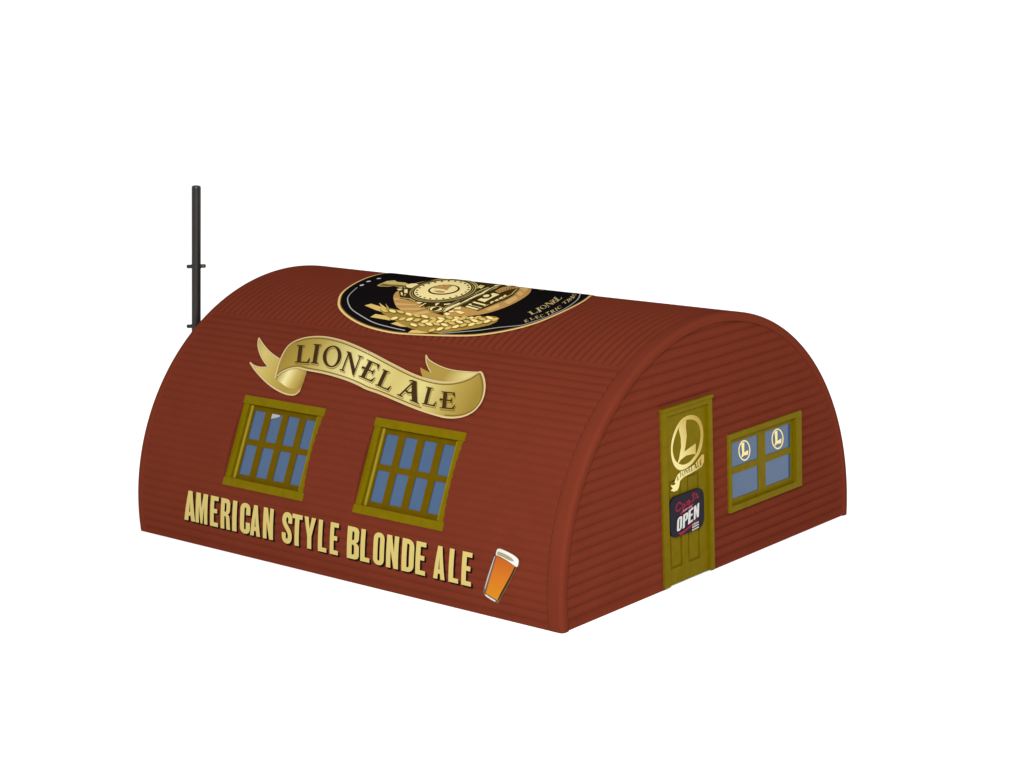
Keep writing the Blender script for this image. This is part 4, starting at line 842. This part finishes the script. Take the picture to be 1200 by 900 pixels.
bl = smooth_loop(ART['banner_back_left'], 1)
pr.add(TAILL, 0, [bl])
pr.add(FOLD, 1, [smooth_loop(ART['banner_fold_left'], 2)])
brt = ART['banner_back_right']
pr.add(TAILR, 0, [brt])
A_ = ART['banner_back_left']
edge(A_[0:5], .03, 2)
edge(A_[4:9], .03, 2)
edge(A_[8:12], .03, 2)
edge(A_[11:20], .035, 2)
edge(ART['banner_back_right'][0:8], .025, 2)
edge(ART['banner_back_right'][7:11], .025, 2)
pr.add(BANNER, 4, [smooth_loop(ART['banner_front'], 2)])
te, be = ART['banner_edge_top'], ART['banner_edge_bottom']
edge(te, .040, 6)
edge(be, .040, 6)


def inset(pts, d):
    out = []
    for i, p in enumerate(pts):
        a, b = pts[max(i - 1, 0)], pts[min(i + 1, len(pts) - 1)]
        dx, dy = b[0] - a[0], b[1] - a[1]
        m = math.hypot(dx, dy) or 1
        out.append((p[0] + dy / m * d, p[1] - dx / m * d))
    return out


edge(inset(te, .05)[4:], .025, 5, DKGOLD)
edge(inset(be, .05)[2:], .025, 5, DKGOLD)
for ch, tri in ART['banner_letters']:
    a, b = SERIF[ch]
    pr.add(DKGOLD, 6, [offset(place(q, tri), .028, -.03) for q in a], [offset(place(q, tri), .028, -.03) for q in b])
    pr.add(BANNER, 7, [offset(place(q, tri), .016, -.018) for q in a], [offset(place(q, tri), .016, -.018) for q in b])
    pr.add(BROWN, 8, [place(q, tri) for q in a], [place(q, tri) for q in b])
pr.build('gold_banner', hut)

# slogan along the foot of the wall
pr = Print(surf, B0)
S_TOP, S_BOT = -7.005, -7.690
for ch, xa, xb in ART['slogan']:
    w_, a, b = SANS[ch]
    g = (xb - xa) * .020
    xa, xb = xa + g, xb - g
    tri = [(xa, S_BOT), (xb, S_BOT), (xa + .03, S_TOP)]
    A2 = [place([(x / w_, y) for x, y in p], tri) for p in a]
    B2 = [place([(x / w_, y) for x, y in p], tri) for p in b]
    pr.add(SHADOW, 0, [offset(p, .040, -.034) for p in A2], [offset(p, .040, -.034) for p in B2])
    pr.add(SHADOW, 1, [offset(p, .020, -.017) for p in A2], [offset(p, .020, -.017) for p in B2])
    pr.add(CREAM, 2, A2, B2)
pr.build('slogan_lettering', hut)

# picture of a full pint glass
pr = Print(surf, B0)
pr.add(mat('glass_grey_print', ink(134, 96, 78), rough=.4, spec=0.0), 0, [smooth_loop(ART['pint_glass'], 2)])
pr.add(BEER, 1, [ART['pint_beer']])
pr.add(DKBROWN, 2, [ART['pint_beer_side']])
pr.add(FOAM, 3, [smooth_loop(ART['pint_foam'], 2)])
pr.add(mat('foam_deep_print', ink(176, 164, 128), rough=.5, spec=0.0), 4, [smooth_loop(ART['pint_foam_shade'], 2)])
pr.add(WHITE, 2, [ART['pint_base']])
pr.add(GREY, 2, [ART['pint_glint']])
pr.build('pint_glass_picture', hut)

# ---------------------------------------------------------------- round emblem across the ridge
back = [(-4.45, 1.95), (-5.3, 2.8), (-6.6, 3.35), (-8.0, 3.4), (-9.2, 2.8), (-9.95, 1.95)]
rimpts = smooth_loop([tuple(p) for p in ART['emblem_rim']] + back, 5)
for _ in range(6):
    n_ = len(rimpts)
    rimpts = [tuple((rimpts[k - 1][c] + 2 * rimpts[k][c] + rimpts[(k + 1) % n_][c]) / 4 for c in (0, 1)) for k in range(n_)]
CEN = (-6.6, .5)
em = bpy.data.objects.new('roof_emblem', None)
col.objects.link(em)
em.parent = hut
pr = Print(surf, B0)
pr.add(RIMGOLD, 0, [rimpts], [scale_loop(rimpts, .90, CEN)])
pr.add(DKGOLD, 1, [scale_loop(rimpts, .984, CEN)], [scale_loop(rimpts, .90, CEN)])
pr.add(BLACK, 2, [scale_loop(rimpts, .977, CEN)])
pr.add(GREY, 3, [stroke(smooth_loop(ART['emblem_white'], 3, False), .024)])
pr.add(GREY, 3, [stroke(smooth_loop(ART['emblem_white2'], 3, False), .024)])
for x, s in ART['emblem_dots']:
    pr.add(WHITE, 3, [ellipse(x, s, .05, .06, 8)])
pr.add(CREAM, 3, [ART['emblem_blob']])
pr.build('black_disc', em)

pr = Print(surf, B0 + .012)
pr.add(TAN, 0, [smooth_loop(ART['emblem_oval'], 2)])
for p in ART['emblem_rays']:
    pr.add(TANL, 1, [p])
pr.add(DKBROWN, 2, [ART['emblem_loco_dark']])
pr.add(CREAM, 3, [ART['emblem_stack']])
pr.add(DKGOLD, 4, [ART['emblem_stack_shade']])
for p in ART['emblem_cream']:
    pr.add(PALE, 3, [p])
for p in ART['emblem_tan']:
    pr.add(TAN, 3, [p])
for p in ART['emblem_slits']:
    pr.add(DKBROWN, 4, [p])
pr.add(DKBROWN, 5, [ART['emblem_plate_ring']])
pr.add(PALE, 6, [ART['emblem_plate_dot']])
pr.add(CREAM, 4, [ART['emblem_wheel_ring']])
pr.add(DKBROWN, 5, [ART['emblem_wheel_dark']])
pr.add(PALE, 6, [ART['emblem_wheel']])
wc = [sum(p[k] for p in ART['emblem_wheel']) / len(ART['emblem_wheel']) for k in (0, 1)]
pr.add(DKBROWN, 7, [ellipse(wc[0], wc[1], .09, .09, 10)])
pr.add(DKBROWN, 4, [ART['emblem_ringA']])
pr.add(CREAM, 5, [ART['emblem_ringB']])
pr.add(DKBROWN, 6, [ART['emblem_ringC']])
pr.add(CREAM, 7, [scale_loop(ART['emblem_ringD'], 1.02, [sum(p[k] for p in ART['emblem_ringD']) / 40 for k in (0, 1)])])
pr.add(DKBROWN, 8, [ART['emblem_ringD']])
pr.add(PALE, 9, [ART['emblem_face']])
for ln in ART['emblem_lines']:
    pr.add(DKBROWN, 7, [stroke(ln, .035)])
for ln in ART['emblem_lines_cream']:
    pr.add(CREAM, 7, [stroke(ln, .03)])
for p in ART['emblem_bolts']:
    pr.add(DKBROWN, 10, [p])
pr.add(DKBROWN, 10, [ART['emblem_hub_ring']])
pr.add(PALE, 11, [ART['emblem_hub']])
pr.add(TAN, 12, [ART['emblem_hub_mark']])
pr.add(TAN, 12, [ART['emblem_hub_mark_low']])
pr.build('locomotive_picture', em)

pr = Print(surf, B0 + .016)
for p in ART['emblem_wheat_tails']:
    pr.add(WHEAT, 0, [p])
pr.add(WHEATD, 1, [ART['emblem_wheat']])
for k_, p in enumerate(ART['emblem_kernels']):
    c_ = [sum(q[c] for q in p) / len(p) for c in (0, 1)]
    pr.add(DKGOLD, 2 + 2 * (k_ % 3), [scale_loop(p, 1.22, c_)])
    pr.add(KERNEL if k_ % 2 else WHEAT, 3 + 2 * (k_ % 3), [p])
pr.build('wheat_ears', em)

pr = Print(surf, B0 + .014)
for key in ('emblem_lionel', 'emblem_electric'):
    for ch, tri in ART[key]:
        a, b = SERIF[ch]
        if key == 'emblem_electric':
            o_, p_, q_ = tri
            tri = [o_, [o_[k] + (p_[k] - o_[k]) * .9 for k in (0, 1)], [o_[k] + (q_[k] - o_[k]) * .8 for k in (0, 1)]]
        pr.add(DIMGOLD, 0, [place(q, tri) for q in a], [place(q, tri) for q in b])
pr.build('lettering', em)


# ---------------------------------------------------------------- smokestack on the far end wall
def lathe(bm, base, axis, prof, n=28):
    axis = axis.normalized()
    a = axis.orthogonal().normalized()
    b = axis.cross(a)
    P = []
    for z, r in prof:
        P.append([base + axis * z + (a * math.cos(2 * math.pi * k / n) + b * math.sin(2 * math.pi * k / n)) * r for k in range(n + 1)])
    grid(bm, P)
    bmesh.ops.remove_doubles(bm, verts=bm.verts, dist=1e-5)


top = Vector(STACK_TOP)
foot = Vector(STACK_FOOT)
ax = (top - foot)
Lp = ax.length
st = bpy.data.objects.new('smokestack', None)
col.objects.link(st)
st.parent = hut
bm = bmesh.new()
R0 = .106
lathe(bm, foot, ax, [(0, 0.001), (0, R0 * 1.02), (Lp * .55, R0), (Lp - .05, R0), (Lp - .02, R0 * .97), (Lp, R0 * .9), (Lp, R0 * .72), (Lp - .04, R0 * .7), (Lp - .04, 0.001)])
finish('pipe', bm, st, [BLACKPIPE], angle=35)
for t in ((5.736 - foot.z) / ax.normalized().z, (4.313 - foot.z) / ax.normalized().z):
    c0 = foot + ax.normalized() * t
    bm = bmesh.new()
    lathe(bm, c0, ax, [(-.045, R0 * .95), (-.045, R0 * 1.09), (.045, R0 * 1.09), (.045, R0 * .95)])
    d = Vector((.753, .658, 0))
    for q in (-1, 1):
        lathe(bm, c0 + d * q * R0 * .9, d * q, [(0, .001), (0, .042), (.10, .045), (.12, .036), (.128, .02), (.128, .001)], 14)
    finish('collar', bm, st, [BLACKPIPE], angle=35)

# elbow that carries the pipe into the wall
bm = bmesh.new()
lathe(bm, foot + Vector((0, 0, .02)), Vector((1, 0, 0)), [(-R0, .001), (-R0, R0 * .9), (-R0 * .8, R0 * 1.08), (-LEN + .1 - foot.x, R0 * 1.08)])
finish('elbow', bm, st, [BLACKPIPE], angle=35)

# ---------------------------------------------------------------- the white table top
bm = bmesh.new()
E_ = 260
grid(bm, [[Vector((-E_, -E_, -.004)), Vector((E_, -E_, -.004))], [Vector((-E_, E_, -.004)), Vector((E_, E_, -.004))]])
fl_ = finish('ground', bm, None, [FLOORM], smooth=False)
fl_['kind'] = 'structure'
fl_['label'] = 'plain white surface under the hut'

# ---------------------------------------------------------------- light: white studio
world = bpy.data.worlds.new('World')
scene.world = world
world.use_nodes = True
bg = world.node_tree.nodes['Background']
bg.inputs['Color'].default_value = (1, 1, 1, 1)
bg.inputs['Strength'].default_value = WORLD


def area(name, loc, target, size, power):
    l = bpy.data.lights.new(name, 'AREA')
    l.shape = 'DISK'
    l.size = size
    l.energy = power
    o = bpy.data.objects.new(name, l)
    col.objects.link(o)
    o.location = loc
    o.rotation_euler = (Vector(target) - Vector(loc)).to_track_quat('-Z', 'Y').to_euler()
    return o


area('softbox', Vector(KEY_LOC) * S, Vector((-3, -2, 2)) * S, 9.0, KEY)

# ---------------------------------------------------------------- camera
cam = bpy.data.cameras.new('camera')
co = bpy.data.objects.new('camera', cam)
col.objects.link(co)
F = Vector((-0.64878284, 0.7307273, -0.21241101))
R = Vector((0.75264237, 0.65736594, -0.03740966))
U = Vector((-0.1122955, 0.18414027, 0.97646407))
M = Matrix.Identity(4)
for i in range(3):
    M[i][0], M[i][1], M[i][2] = R[i], U[i], -F[i]
    M[i][3] = (25.06286169, -34.37529653, 13.28749763)[i] * S
co.matrix_world = M
cam.sensor_fit = 'HORIZONTAL'
cam.sensor_width = 36.0
cam.lens = 2498.6 / 1200 * 36
cam.clip_start = 0.1
cam.clip_end = 2000
scene.camera = co

vs = scene.view_settings
vs.view_transform = 'Standard'
vs.look = 'None'
vs.exposure = 0
vs.gamma = 1
